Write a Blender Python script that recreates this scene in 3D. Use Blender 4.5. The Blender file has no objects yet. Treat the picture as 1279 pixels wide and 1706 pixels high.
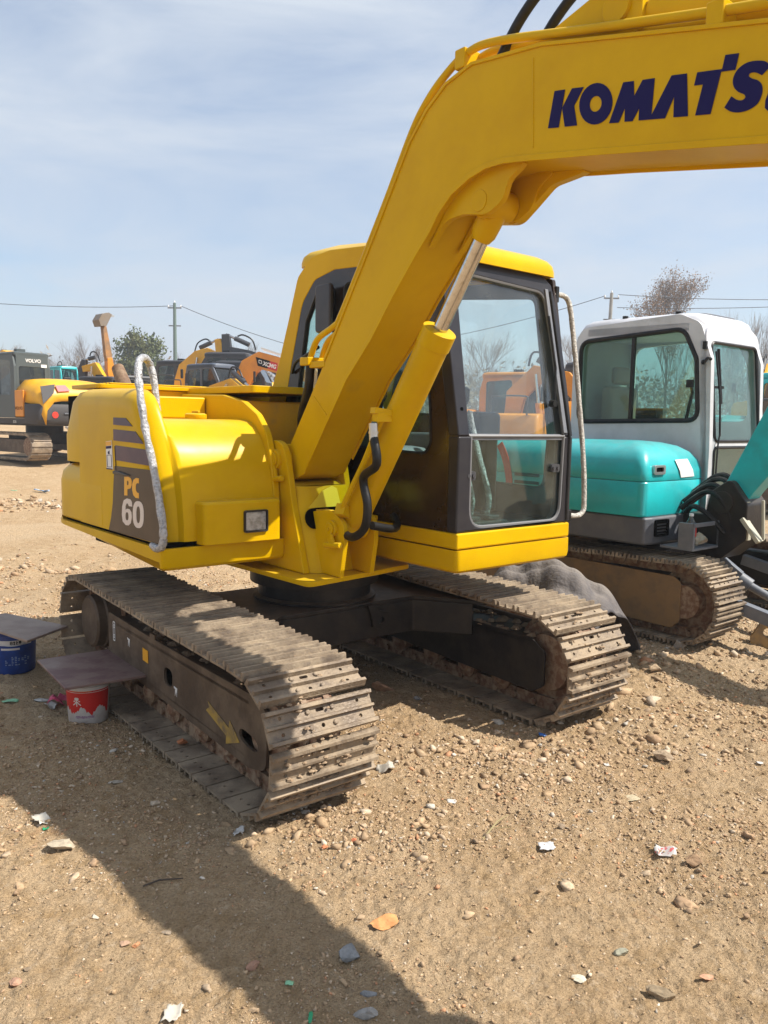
import bpy, math, random
import numpy as np
from mathutils import Vector, Matrix
from mathutils.geometry import tessellate_polygon
random.seed(7); np.random.seed(7)
R = math.radians
SC = bpy.context.scene
COL = SC.collection

# ---------------------------------------------------------------- camera, sky, sun, exposure
CAM_F, CAM_PITCH, CAM_ROLL, CAM_H = 1335.25, 0.1116957, 0.0170129, 1.6661
_cp, _sp = math.cos(CAM_PITCH), math.sin(CAM_PITCH)
_fw = Vector((0, _cp, -_sp)); _r0 = Vector((1, 0, 0)); _u0 = Vector((0, _sp, _cp))
_rt = math.cos(CAM_ROLL) * _r0 + math.sin(CAM_ROLL) * _u0
_up = -math.sin(CAM_ROLL) * _r0 + math.cos(CAM_ROLL) * _u0
cd = bpy.data.cameras.new('camera'); cam = bpy.data.objects.new('camera', cd); COL.objects.link(cam)
cam.matrix_world = Matrix(((_rt.x, _up.x, -_fw.x, 0), (_rt.y, _up.y, -_fw.y, 0), (_rt.z, _up.z, -_fw.z, CAM_H), (0, 0, 0, 1)))
cd.sensor_fit = 'HORIZONTAL'; cd.sensor_width = 36; cd.lens = CAM_F / 1279 * 36
cd.clip_start = 0.05; cd.clip_end = 3000
SC.camera = cam

FU = -0.87377; FT = -0.904922                       # headings of the house and of the tracks
Fv = Vector((math.cos(FU), math.sin(FU), 0)); Lv = Vector((-Fv.y, Fv.x, 0)); Zv = Vector((0, 0, 1))
CEN = Vector((-0.42217, 4.88293, 0))                 # swing centre on the ground
SUN = (0.62 * Fv + 0.52 * Lv + Zv).normalized()
SUN_EL = math.asin(SUN.z); SUN_AZ = math.atan2(SUN.x, SUN.y)     # azimuth from +Y towards +X

w = bpy.data.worlds.new('World'); SC.world = w; w.use_nodes = True
nt = w.node_tree; nt.nodes.clear(); N = nt.nodes.new; K = nt.links.new
out = N('ShaderNodeOutputWorld'); bg = N('ShaderNodeBackground'); sky = N('ShaderNodeTexSky')
sky.sky_type = 'NISHITA'; sky.sun_disc = False; sky.sun_elevation = SUN_EL; sky.sun_rotation = SUN_AZ
sky.altitude = 50; sky.air_density = 1.0; sky.dust_density = 1.2; sky.ozone_density = 1.3
tc = N('ShaderNodeTexCoord'); mp = N('ShaderNodeMapping'); mp.inputs['Scale'].default_value = (1.1, 1.0, 4.2)
mp.inputs['Rotation'].default_value = (0.0, R(12), R(20)); mp.inputs['Location'].default_value = (0.3, 0.1, 0.25)
K(tc.outputs['Generated'], mp.inputs['Vector'])
n1 = N('ShaderNodeTexNoise'); n1.inputs['Scale'].default_value = 1.9; n1.inputs['Detail'].default_value = 9
n1.inputs['Roughness'].default_value = .58; n1.inputs['Distortion'].default_value = .55
K(mp.outputs[0], n1.inputs['Vector'])
cr = N('ShaderNodeValToRGB'); cr.color_ramp.elements[0].position = .37; cr.color_ramp.elements[1].position = .66
cr.color_ramp.elements[0].color = (0.25, 0.25, 0.25, 1); cr.color_ramp.elements[1].color = (.97, .97, .97, 1)
K(n1.outputs[0], cr.inputs[0])
mx = N('ShaderNodeMixRGB'); mx.inputs['Color2'].default_value = (4.0, 4.4, 4.95, 1)
K(cr.outputs[0], mx.inputs['Fac']); K(sky.outputs[0], mx.inputs['Color1'])
K(mx.outputs[0], bg.inputs['Color']); bg.inputs['Strength'].default_value = 0.10
K(bg.outputs[0], out.inputs['Surface'])

sd = bpy.data.lights.new('sun', 'SUN'); so = bpy.data.objects.new('sun', sd); COL.objects.link(so)
sd.energy = 4.2; sd.angle = R(.55); sd.color = (1, .945, .86)
so.rotation_euler = SUN.to_track_quat('Z', 'Y').to_euler(); so.location = (0, 0, 30)
SC.view_settings.view_transform = 'Standard'; SC.view_settings.look = 'None'
SC.view_settings.exposure = 0.82; SC.view_settings.gamma = 1.0; SC.view_settings.use_curve_mapping = False
SC.render.engine = 'CYCLES'
SC.cycles.max_bounces = 8; SC.cycles.transparent_max_bounces = 16; SC.cycles.use_denoising = True
SC.cycles.volume_bounces = 0; SC.cycles.caustics_reflective = False; SC.cycles.caustics_refractive = False

# ---------------------------------------------------------------- measuring helper: pixel of the photograph -> point on a real plane
def ray(px, py): return _fw + _rt * ((px - 639.5) / CAM_F) - _up * ((py - 853) / CAM_F)
def ground_at(px, py, z=0.0):
    d = ray(px, py); t = (z - CAM_H) / d.z
    return Vector((d.x * t, d.y * t, z))
def far_at(px, py, y):
    d = ray(px, py); t = y / d.y
    return Vector((d.x * t, y, CAM_H + d.z * t))
class Frame:
    def __init__(s, o, phi):
        s.o = Vector(o); s.F = Vector((math.cos(phi), math.sin(phi), 0)); s.L = Vector((-s.F.y, s.F.x, 0))
    def at(s, px, py, **k):
        (ax, val), = k.items(); n = {'s': s.F, 'l': s.L, 'z': Zv}[ax]; d = ray(px, py); c = Vector((0, 0, CAM_H)) - s.o
        P = c + d * ((val - c.dot(n)) / d.dot(n))
        return Vector((P.dot(s.F), P.dot(s.L), P.z))
U = Frame(CEN, FU); T = Frame((-0.348038, 4.788562, 0), FT)

# ---------------------------------------------------------------- materials
MATS = {}
def newmat(name):
    m = bpy.data.materials.new(name); m.use_nodes = True; MATS[name] = m
    return m, m.node_tree, m.node_tree.nodes['Principled BSDF']
def pm(name, col, rough=.5, metal=0., col2=None, scale=6., lo=.42, hi=.62, bump=0., bscale=80., coat=0., spec=.5, col3=None, scale3=1.5, lo3=.5, hi3=.7, rough2=None, up=None):
    m, t, b = newmat(name); n = t.nodes.new; k = t.links.new
    b.inputs['Roughness'].default_value = rough; b.inputs['Metallic'].default_value = metal
    b.inputs['Coat Weight'].default_value = coat; b.inputs['Coat Roughness'].default_value = .12
    b.inputs['Specular IOR Level'].default_value = spec
    b.inputs['Base Color'].default_value = (*col, 1)
    geo = n('ShaderNodeNewGeometry')
    last = None
    def layer(prev, c, sc, l, h, wgt=1.0):
        no = n('ShaderNodeTexNoise'); no.inputs['Scale'].default_value = sc; no.inputs['Detail'].default_value = 7; no.inputs['Roughness'].default_value = .62
        k(geo.outputs['Position'], no.inputs['Vector'])
        r = n('ShaderNodeMapRange'); r.inputs['From Min'].default_value = l; r.inputs['From Max'].default_value = h; r.inputs['To Max'].default_value = wgt
        k(no.outputs[0], r.inputs['Value'])
        x = n('ShaderNodeMixRGB'); k(r.outputs[0], x.inputs['Fac'])
        if prev is None: x.inputs['Color1'].default_value = (*col, 1)
        else: k(prev, x.inputs['Color1'])
        x.inputs['Color2'].default_value = (*c, 1)
        return x.outputs[0], r.outputs[0]
    fac = None
    if col2: last, fac = layer(None, col2, scale, lo, hi)
    if col3: last, _ = layer(last, col3, scale3, lo3, hi3)
    if up:                                            # dust that has settled on faces that look up
        s = n('ShaderNodeSeparateXYZ'); k(geo.outputs['Normal'], s.inputs[0])
        r = n('ShaderNodeMapRange'); r.inputs['From Min'].default_value = .35; r.inputs['From Max'].default_value = .95; r.inputs['To Max'].default_value = up[1]
        k(s.outputs['Z'], r.inputs['Value'])
        no = n('ShaderNodeTexNoise'); no.inputs['Scale'].default_value = 14; no.inputs['Detail'].default_value = 6; k(geo.outputs['Position'], no.inputs['Vector'])
        mu = n('ShaderNodeMath'); mu.operation = 'MULTIPLY'; k(r.outputs[0], mu.inputs[0]); k(no.outputs[0], mu.inputs[1]); mu.use_clamp = True
        m2 = n('ShaderNodeMath'); m2.operation = 'MULTIPLY'; m2.inputs[1].default_value = 1.6; m2.use_clamp = True; k(mu.outputs[0], m2.inputs[0])
        x = n('ShaderNodeMixRGB'); k(m2.outputs[0], x.inputs['Fac']); x.inputs['Color2'].default_value = (*up[0], 1)
        if last is None: x.inputs['Color1'].default_value = (*col, 1)
        else: k(last, x.inputs['Color1'])
        last = x.outputs[0]
    if last is not None: k(last, b.inputs['Base Color'])
    if rough2 is not None and fac is not None:
        r = n('ShaderNodeMapRange'); r.inputs['To Min'].default_value = rough; r.inputs['To Max'].default_value = rough2
        k(fac, r.inputs['Value']); k(r.outputs[0], b.inputs['Roughness'])
    if bump:
        no = n('ShaderNodeTexNoise'); no.inputs['Scale'].default_value = bscale; no.inputs['Detail'].default_value = 5
        k(geo.outputs['Position'], no.inputs['Vector'])
        bp = n('ShaderNodeBump'); bp.inputs['Strength'].default_value = 1.0; bp.inputs['Distance'].default_value = bump
        k(no.outputs[0], bp.inputs['Height']); k(bp.outputs[0], b.inputs['Normal'])
    return m
YEL = pm('yellow_paint', (.66, .402, .001), .29, col2=(.60, .352, .0015), scale=2.2, col3=(.42, .27, .03), scale3=3.1, lo3=.66, hi3=.92, coat=.0, spec=.11, bump=.0006, bscale=9, up=((.58, .40, .10), .22))
YELW = pm('worn_yellow_paint', (.70, .36, .01), .5, col2=(.45, .27, .06), scale=5, lo=.5, hi=.75, bump=.002, bscale=40)
YCAP = pm('fresh_yellow_paint', (.85, .62, .03), .4)
DKP = pm('dark_paint', (.013, .011, .011), .45, spec=.3, col2=(.028, .022, .018), scale=7, up=((.22, .17, .12), .40), bump=.0015, bscale=50)
CABG = pm('charcoal_paint', (.019, .018, .023), .34, spec=.35, col2=(.028, .026, .029), scale=5, up=((.2, .17, .13), .12))
CABB = pm('glossy_dark_panel', (.026, .015, .008), .2, col2=(.040, .024, .013), scale=4, coat=.15, spec=.4)
STEEL = pm('track_steel', (.19, .142, .098), .5, metal=.2, col2=(.38, .295, .20), scale=6, lo=.38, hi=.62, col3=(.12, .09, .072), scale3=15, lo3=.55, hi3=.78, bump=.004, bscale=70, rough2=.85)
RUST = pm('rusty_link_steel', (.17, .085, .045), .7, col2=(.32, .23, .15), scale=22, bump=.003, bscale=60)
FRAME = pm('dusty_frame_paint', (.085, .058, .038), .55, spec=.3, col2=(.15, .108, .072), scale=5, col3=(.07, .05, .036), scale3=14, lo3=.55, hi3=.75, bump=.0015, bscale=30)
MUD = pm('dried_mud', (.28, .19, .115), .95, col2=(.36, .26, .165), scale=20, bump=.01, bscale=60)
RUB = pm('black_rubber', (.007, .007, .0075), .42, spec=.3, col2=(.018, .017, .016), scale=15, bump=.001, bscale=90)
BLK = pm('black_void', (.003, .003, .003), .9, spec=.05)
CHR = pm('chrome_rod', (.62, .60, .57), .13, metal=1.0, col2=(.42, .36, .30), scale=30, lo=.5, hi=.8)
GAL = pm('bare_fitting', (.55, .54, .52), .35, metal=.9)
NAVY = pm('navy_lettering', (.010, .007, .075), .5, spec=.12)
DECAL = pm('purple_decal', (.022, .011, .060), .3, col2=(.055, .026, .070), scale=6, coat=.1, spec=.3)
DECG = pm('brown_grey_decal', (.045, .030, .024), .35, col2=(.065, .043, .032), scale=5, coat=.05, spec=.25)
DECY = pm('amber_print', (.83, .40, .012), .4)
DECW = pm('cream_print', (.70, .62, .56), .45)
WHT = pm('white_print', (.78, .78, .76), .5)
REDP = pm('red_print', (.55, .02, .015), .45)
LENS = pm('headlight_lens', (.20, .20, .19), .1, col2=(.42, .42, .42), scale=30, coat=.8)
SEATM = pm('grey_seat_plastic', (.30, .31, .34), .6)
BUB = pm('bubble_wrap', (.27, .27, .275), .25, col2=(.52, .52, .53), scale=55, lo=.38, hi=.62, bump=.012, bscale=70, coat=.3)
ROPE = pm('white_foam_wrap', (.36, .34, .30), .5, col2=(.62, .59, .53), scale=70, bump=.01, bscale=110)
TEAL = pm('teal_paint', (.014, .47, .49), .36, col2=(.02, .37, .39), scale=3, col3=(.03, .20, .20), scale3=2.3, lo3=.60, hi3=.82, coat=.12, up=((.25, .38, .36), .35))
GREYP = pm('grey_paint', (.13, .14, .16), .5, col2=(.18, .185, .2), scale=6)
SILV = pm('silver_cab_paint', (.62, .62, .64), .38, col2=(.52, .52, .53), scale=3, col3=(.36, .35, .33), scale3=4, lo3=.62, hi3=.85, coat=.1)
ORNG = pm('orange_paint', (.72, .27, .012), .4, col2=(.6, .22, .02), scale=2)
YEL2 = pm('bright_yellow_paint', (.80, .42, .01), .4, col2=(.70, .35, .015), scale=2)
GRB = pm('blue_grey_paint', (.075, .09, .12), .4)
DRKM = pm('dark_machine_grey', (.045, .045, .05), .5)
EXH = pm('rusty_exhaust', (.16, .09, .05), .75, col2=(.25, .17, .10), scale=20)
def glass(name, tint, rough=.03, dust=.06, boost=1.0):
    m, t, b = newmat(name); n = t.nodes.new; k = t.links.new; t.nodes.remove(b); o = t.nodes['Material Output']
    tr = n('ShaderNodeBsdfTransparent'); tr.inputs[0].default_value = (*tint, 1)
    gl = n('ShaderNodeBsdfGlossy'); gl.inputs['Roughness'].default_value = rough; gl.inputs['Color'].default_value = (1, 1, 1, 1)
    lw = n('ShaderNodeLayerWeight'); lw.inputs['Blend'].default_value = .5
    pw = n('ShaderNodeMath'); pw.operation = 'POWER'; pw.inputs[1].default_value = 4.2; k(lw.outputs['Facing'], pw.inputs[0])
    mu = n('ShaderNodeMath'); mu.operation = 'MULTIPLY_ADD'; mu.inputs[1].default_value = .9 * boost; mu.inputs[2].default_value = .035 * boost; mu.use_clamp = True; k(pw.outputs[0], mu.inputs[0])
    df = n('ShaderNodeBsdfDiffuse'); df.inputs['Color'].default_value = (.55, .55, .52, 1)
    geo = n('ShaderNodeNewGeometry'); no = n('ShaderNodeTexNoise'); no.inputs['Scale'].default_value = 5; no.inputs['Detail'].default_value = 8; k(geo.outputs['Position'], no.inputs['Vector'])
    r = n('ShaderNodeMapRange'); r.inputs['From Min'].default_value = .35; r.inputs['From Max'].default_value = .75; r.inputs['To Min'].default_value = dust * .4; r.inputs['To Max'].default_value = dust * 2.4
    k(no.outputs[0], r.inputs['Value'])
    m1 = n('ShaderNodeMixShader'); k(r.outputs[0], m1.inputs[0]); k(tr.outputs[0], m1.inputs[1]); k(df.outputs[0], m1.inputs[2])
    m2 = n('ShaderNodeMixShader'); k(mu.outputs[0], m2.inputs[0]); k(m1.outputs[0], m2.inputs[1]); k(gl.outputs[0], m2.inputs[2])
    k(m2.outputs[0], o.inputs['Surface'])
    return m
GLS = glass('cab_glass', (.93, .97, .965), dust=.02, boost=1.25)
GLG = glass('green_glass', (.74, .88, .85), dust=.02, boost=1.0)
GLD = glass('dark_glass', (.36, .40, .40), dust=.015, boost=1.2)
BOTL = glass('bottle_plastic', (.82, .85, .85), dust=.10)

# ---------------------------------------------------------------- mesh helpers
def rnd(pts, r, n=5):
    """fillet the corners of a closed outline"""
    o = []; m = len(pts)
    for i in range(m):
        p0, p, p1 = (Vector(pts[j % m]) for j in (i - 1, i, i + 1))
        ri = r[i] if isinstance(r, (list, tuple)) else r
        a = p0 - p; b = p1 - p; la, lb = a.length, b.length
        if ri <= 0 or la < 1e-6 or lb < 1e-6: o.append(tuple(p)); continue
        a /= la; b /= lb; ang = math.acos(max(-1, min(1, a.dot(b))))
        if ang > 3.05: o.append(tuple(p)); continue
        d = min(ri / math.tan(ang / 2), la * .48, lb * .48)
        A = p + a * d; B = p + b * d
        for q in range(n + 1):
            t = q / n
            o.append(tuple((1 - t) ** 2 * A + 2 * t * (1 - t) * p + t * t * B))
    return o
def rect(a0, a1, b0, b1): return [(a0, b0), (a1, b0), (a1, b1), (a0, b1)]
def circ(a, b, r, n=14, st=0): return [(a + r * math.cos(2 * math.pi * i / n + st), b + r * math.sin(2 * math.pi * i / n + st)) for i in range(n)]
def smooth(pts, n=6):
    P = [Vector(p) for p in pts]; o = []
    for i in range(len(P) - 1):
        a = P[max(i - 1, 0)]; b = P[i]; c = P[i + 1]; d = P[min(i + 2, len(P) - 1)]
        for q in range(n):
            t = q / n
            o.append(.5 * ((2 * b) + (c - a) * t + (2 * a - 5 * b + 4 * c - d) * t * t + (3 * b - a - 3 * c + d) * t ** 3))
    o.append(P[-1]); return o
PL = lambda a, b, w: (a, w, b)        # plate in a plane of constant l : a = s, b = z
PS = lambda a, b, w: (w, a, b)        # plate in a plane of constant s : a = l, b = z
PZ = lambda a, b, w: (a, b, w)        # plate in a plane of constant z
class G:
    def __init__(s): s.v = []; s.f = []
    def add(s, v, f):
        o = len(s.v); s.v += [tuple(p) for p in v]; s.f += [tuple(i + o for i in q) for q in f]; return s
    def box(s, x0, x1, y0, y1, z0, z1):
        return s.add([(x0, y0, z0), (x1, y0, z0), (x1, y1, z0), (x0, y1, z0), (x0, y0, z1), (x1, y0, z1), (x1, y1, z1), (x0, y1, z1)],
                     [(0, 3, 2, 1), (4, 5, 6, 7), (0, 1, 5, 4), (1, 2, 6, 5), (2, 3, 7, 6), (3, 0, 4, 7)])
    def bar(s, p0, p1, a, b, ref=(0, 0, 1)):
        p0, p1 = Vector(p0), Vector(p1); d = (p1 - p0).normalized(); x = d.cross(Vector(ref))
        if x.length < 1e-4: x = d.cross(Vector((1, 0, 0)))
        x.normalize(); y = x.cross(d); v = []
        for p in (p0, p1):
            for i, j in ((-1, -1), (1, -1), (1, 1), (-1, 1)): v.append(p + x * (i * a / 2) + y * (j * b / 2))
        return s.add(v, [(0, 1, 2, 3), (7, 6, 5, 4), (0, 4, 5, 1), (1, 5, 6, 2), (2, 6, 7, 3), (3, 7, 4, 0)])
    def plate(s, outline, holes, P, w0, w1):
        loops = [list(outline)] + [list(h) for h in holes]
        allp = [p for l in loops for p in l]; n = len(allp)
        if holes: tri = tessellate_polygon([[Vector((p[0], p[1], 0)) for p in l] for l in loops])
        else: tri = [tuple(range(n))]
        v = [P(p[0], p[1], w0) for p in allp] + [P(p[0], p[1], w1) for p in allp]
        f = [tuple(t) for t in tri] + [tuple(i + n for i in reversed(t)) for t in tri]
        o = 0
        for l in loops:
            m = len(l)
            for i in range(m): f.append((o + i, o + (i + 1) % m, o + (i + 1) % m + n, o + i + n))
            o += m
        return s.add(v, f)
    def rings(s, rs, closed=True, caps=True):
        m = len(rs[0]); v = [p for r in rs for p in r]; f = []
        for i in range(len(rs) - 1):
            for j in range(m if closed else m - 1):
                k = (j + 1) % m; f.append((i * m + j, i * m + k, (i + 1) * m + k, (i + 1) * m + j))
        if caps: f.append(tuple(range(m - 1, -1, -1))); f.append(tuple((len(rs) - 1) * m + j for j in range(m)))
        return s.add(v, f)
    def tube(s, pts, r, n=10, caps=True, jit=0.):
        P = [Vector(p) for p in pts]; rs = []; x = None
        for i, p in enumerate(P):
            d = (P[min(i + 1, len(P) - 1)] - P[max(i - 1, 0)]).normalized()
            if x is None:
                x = d.cross(Vector((0, 0, 1)));
                if x.length < .1: x = d.cross(Vector((1, 0, 0)))
            x = (x - d * x.dot(d)).normalized(); y = d.cross(x)
            ri = r[i] if isinstance(r, (list, tuple)) else r
            rs.append([p + (x * math.cos(2 * math.pi * j / n) + y * math.sin(2 * math.pi * j / n)) * (ri * (1 + jit * random.uniform(-1, 1))) for j in range(n)])
        return s.rings(rs, True, caps)
    def cyl(s, p0, p1, r, r1=None, n=20): return s.tube([p0, p1], [r, r if r1 is None else r1], n)
    def lathe(s, prof, c, ax='z', n=28, caps=True):
        c = Vector(c); rs = []
        for r, h in prof:
            ring = []
            for j in range(n):
                a = 2 * math.pi * j / n; u, v_ = r * math.cos(a), r * math.sin(a)
                ring.append(c + (Vector((u, v_, h)) if ax == 'z' else Vector((u, h, v_)) if ax == 'y' else Vector((h, u, v_))))
            rs.append(ring)
        return s.rings(rs, True, caps)
    def xf(s, M): s.v = [tuple(M @ Vector(p)) for p in s.v]; return s
    def mesh(s, name):
        me = bpy.data.meshes.new(name); me.from_pydata([tuple(p) for p in s.v], [], s.f); me.validate(); me.update(); return me
def link(name, me, mat, parent=None, bevel=0., smooth_=True, ang=38, seg=2):
    if mat is not None and not me.materials: me.materials.append(mat)
    o = bpy.data.objects.new(name, me); COL.objects.link(o); o.parent = parent
    if smooth_:
        me.polygons.foreach_set('use_smooth', [True] * len(me.polygons))
        if not bevel: me.set_sharp_from_angle(angle=R(ang))
    if bevel:
        b = o.modifiers.new('bevel', 'BEVEL'); b.width = bevel; b.segments = seg; b.limit_method = 'ANGLE'; b.angle_limit = R(34)
        b.harden_normals = True; b.use_clamp_overlap = True
    return o
def fixn(me):
    import bmesh
    b = bmesh.new(); b.from_mesh(me); bmesh.ops.recalc_face_normals(b, faces=b.faces); b.to_mesh(me); b.free(); return me
def mk(name, g, mat, parent=None, bevel=0., smooth_=True, ang=38, seg=2):
    return link(name, fixn(g.mesh(name)), mat, parent, bevel, smooth_, ang, seg)
def tag(o, label, cat, group=None):
    o['label'] = label; o['category'] = cat
    if group: o['group'] = group
    return o
def thing(name, label, cat, loc=(0, 0, 0), rz=0., group=None):
    o = bpy.data.objects.new(name, None); COL.objects.link(o); o.location = loc; o.rotation_euler = (0, 0, rz); o.empty_display_size = .2
    return tag(o, label, cat, group)
def stuff(o): o['kind'] = 'stuff'; return o
def structure(o): o['kind'] = 'structure'; return o
def copy_tree(o, parent=None):
    c = o.copy(); COL.objects.link(c)
    if parent is not None: c.parent = parent
    for ch in [x for x in COL.objects if x.parent == o]: copy_tree(ch, c)
    return c
def text_mesh(body, size, name, mat, M, parent=None, bold=0., depth=.0008, sx=1.):
    cu = bpy.data.curves.new(name, 'FONT'); cu.body = body; cu.size = size; cu.extrude = depth; cu.offset = bold; cu.align_x = 'CENTER'; cu.align_y = 'CENTER'
    cu.resolution_u = 3
    t = bpy.data.objects.new('tmp', cu); COL.objects.link(t)
    bpy.context.view_layer.update()
    me = bpy.data.meshes.new_from_object(t.evaluated_get(bpy.context.evaluated_depsgraph_get())); bpy.data.objects.remove(t); bpy.data.curves.remove(cu)
    me.materials.clear(); me.transform(Matrix.Scale(sx, 4, Vector((1, 0, 0)))); me.transform(M); me.name = name
    return link(name, me, mat, parent, smooth_=False)
def stroke(pts, wd, closed=False):
    """outline(s) of a stroke of width wd along 2-D points; closed gives (outer, inner)"""
    P = [Vector((p[0], p[1])) for p in pts]; n = len(P); A = []; B = []
    for i in range(n):
        if closed: d0 = P[i] - P[i - 1]; d1 = P[(i + 1) % n] - P[i]
        else: d0 = P[i] - P[max(i - 1, 0)] if i else P[1] - P[0]; d1 = P[min(i + 1, n - 1)] - P[i] if i < n - 1 else d0
        d = (d0.normalized() + d1.normalized()).normalized(); nn = Vector((-d.y, d.x))
        A.append(tuple(P[i] + nn * wd / 2)); B.append(tuple(P[i] - nn * wd / 2))
    return (A, B) if closed else A + B[::-1]
# ---------------------------------------------------------------- crawler track
def hexo(cx, cy, r, n=6): return circ(cx, cy, r, n, .26)
def shoe_mesh(W, pitch, holes=True):
    g = G(); h = pitch / 2; k = pitch / .154
    xa, xb = -.035 * k, .030 * k
    hl = []
    if holes:
        for x in (xa, xb):
            hl += [hexo(x, -.19 * W / .52, .0085, 7), hexo(x, .19 * W / .52, .0085, 7)]
        hl += [rnd(rect(xa - .0075, xa + .0075, -.02, .02), .006, 2), hexo(xb, 0, .0095, 7)]
    g.plate(rect(-h + .005, h - .005, -W / 2, W / 2), hl, PZ, 0, .011)
    for x, hh, wd in ((h - .017, .036, .018), (-.002, .030, .014), (-h + .017, .034, .018)):   # grousers
        pr = [(x - wd / 2 - .002, .010), (x + wd / 2 + .002, .010), (x + wd / 2 - .002, hh), (x - wd / 2 + .002, hh)]
        g.plate(pr, [], lambda a, b, w_: (a, w_, b), -W / 2 + .001, W / 2 - .001)
    if holes:
        for x in (xa, xb):
            for y in (-.06, .06): g.lathe([(.012, .010), (.0115, .017), (.008, .0195)], (x, y, 0), n=7)
    me = fixn(g.mesh('shoe')); me.materials.append(STEEL); me.polygons.foreach_set('use_smooth', [False] * len(me.polygons))
    return me
def hull_path(circles, step=400):
    """convex belt round circles (x, z, r)"""
    pts = []
    for x, z, r in circles:
        for i in range(180): pts.append((x + r * math.cos(i * math.pi / 90), z + r * math.sin(i * math.pi / 90)))
    pts = sorted(set(pts))
    def half(p):
        h = []
        for q in p:
            while len(h) > 1 and (h[-1][0] - h[-2][0]) * (q[1] - h[-2][1]) - (h[-1][1] - h[-2][1]) * (q[0] - h[-2][0]) <= 0: h.pop()
            h.append(q)
        return h[:-1]
    H = half(pts) + half(pts[::-1]); H = H[::-1]            # clockwise seen from the -y side : top runs forward
    H = np.array(H + [H[0]]); d = np.r_[0, np.cumsum(np.hypot(*np.diff(H, axis=0).T))]
    return H, d
def track(root, M, circles, W, yc, pitch, me_shoe, sag=.012, phase=0., chain=True, off=0.):
    H, d = hull_path(circles); n = max(8, round(d[-1] / pitch)); st = d[-1] / n
    def P(u):
        u %= d[-1]; x = np.interp(u, d, H[:, 0]); z = np.interp(u, d, H[:, 1]); return x, z
    xs = [c[0] for c in circles]; x0, x1 = min(xs), max(xs); ztop = max(c[1] + c[2] for c in circles)
    ch = G()
    for i in range(n):
        a = P((i + phase) * st); b = P((i + 1 + phase) * st)
        def sg(p):
            if sag and p[1] > ztop - .12 and x0 < p[0] < x1: return (p[0], p[1] - sag * math.sin(math.pi * (p[0] - x0) / (x1 - x0)) * (1 + .25 * math.sin(p[0] * 9)))
            return p
        a = sg(a); b = sg(b)
        t = Vector((b[0] - a[0], 0, b[1] - a[1])).normalized(); y = Vector((0, 1, 0)); o = t.cross(y); c = Vector(((a[0] + b[0]) / 2, yc, (a[1] + b[1]) / 2)) + o * off
        ML = Matrix(((t.x, 0, o.x, c.x), (0, 1, 0, c.y), (t.z, 0, o.z, c.z), (0, 0, 0, 1)))
        ob = bpy.data.objects.new('track_shoe', me_shoe); COL.objects.link(ob); ob.parent = root; ob.matrix_local = M @ ML
        if chain:
            g = G()
            for yy in (-.055, .055):
                g.plate(rnd(rect(-st * .62, st * .55, -.075, -.001), .02, 2), [], PL, yy - .014, yy + .014)
            g.cyl((-st / 2, -.085, -.03), (-st / 2, .085, -.03), .02, n=8); g.xf(ML); ch.add(g.v, g.f)
    if chain: stuff_part = mk('track_chain', ch.xf(M), RUST, root, smooth_=True)
# ---------------------------------------------------------------- THE YELLOW EXCAVATOR
EX = thing('crawler_excavator', 'yellow crawler excavator with dark navy boom lettering parked in the middle of the dirt yard', 'excavator', CEN, FU)
root = EX
MT = Matrix.Rotation(FT - FU, 4, 'Z')
_o = Vector((T.o.x - CEN.x, T.o.y - CEN.y, 0)); _o = Vector((_o.dot(Fv), _o.dot(Lv), 0))
MT = Matrix.Translation(_o) @ MT                        # track frame -> house frame
GA, WS = .9096, .5206; PH1, PH2 = .06, .93
CIRC = [(1.07, .318, .279), (-.72, .318, .279), (-1.06, .36, .287)]; CIRC2 = [(1.055, .318, .279)] + CIRC[1:]
ME_SHOE = shoe_mesh(WS, .154)
track(root, MT, CIRC, WS, -GA, .154, ME_SHOE, phase=PH1, sag=.006, off=.014)
track(root, MT, CIRC2, WS, GA, .154, ME_SHOE, phase=PH2, sag=.006, off=.014)
def slot(cx, cz, a, b, rot=0., n=10):
    o = []
    for i in range(2 * n):
        t = 2 * math.pi * i / (2 * n); x = math.copysign(abs(math.cos(t)) ** .7, math.cos(t)) * a; z = math.copysign(abs(math.sin(t)) ** .7, math.sin(t)) * b
        o.append((cx + x * math.cos(rot) - z * math.sin(rot), cz + x * math.sin(rot) + z * math.cos(rot)))
    return o
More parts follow.
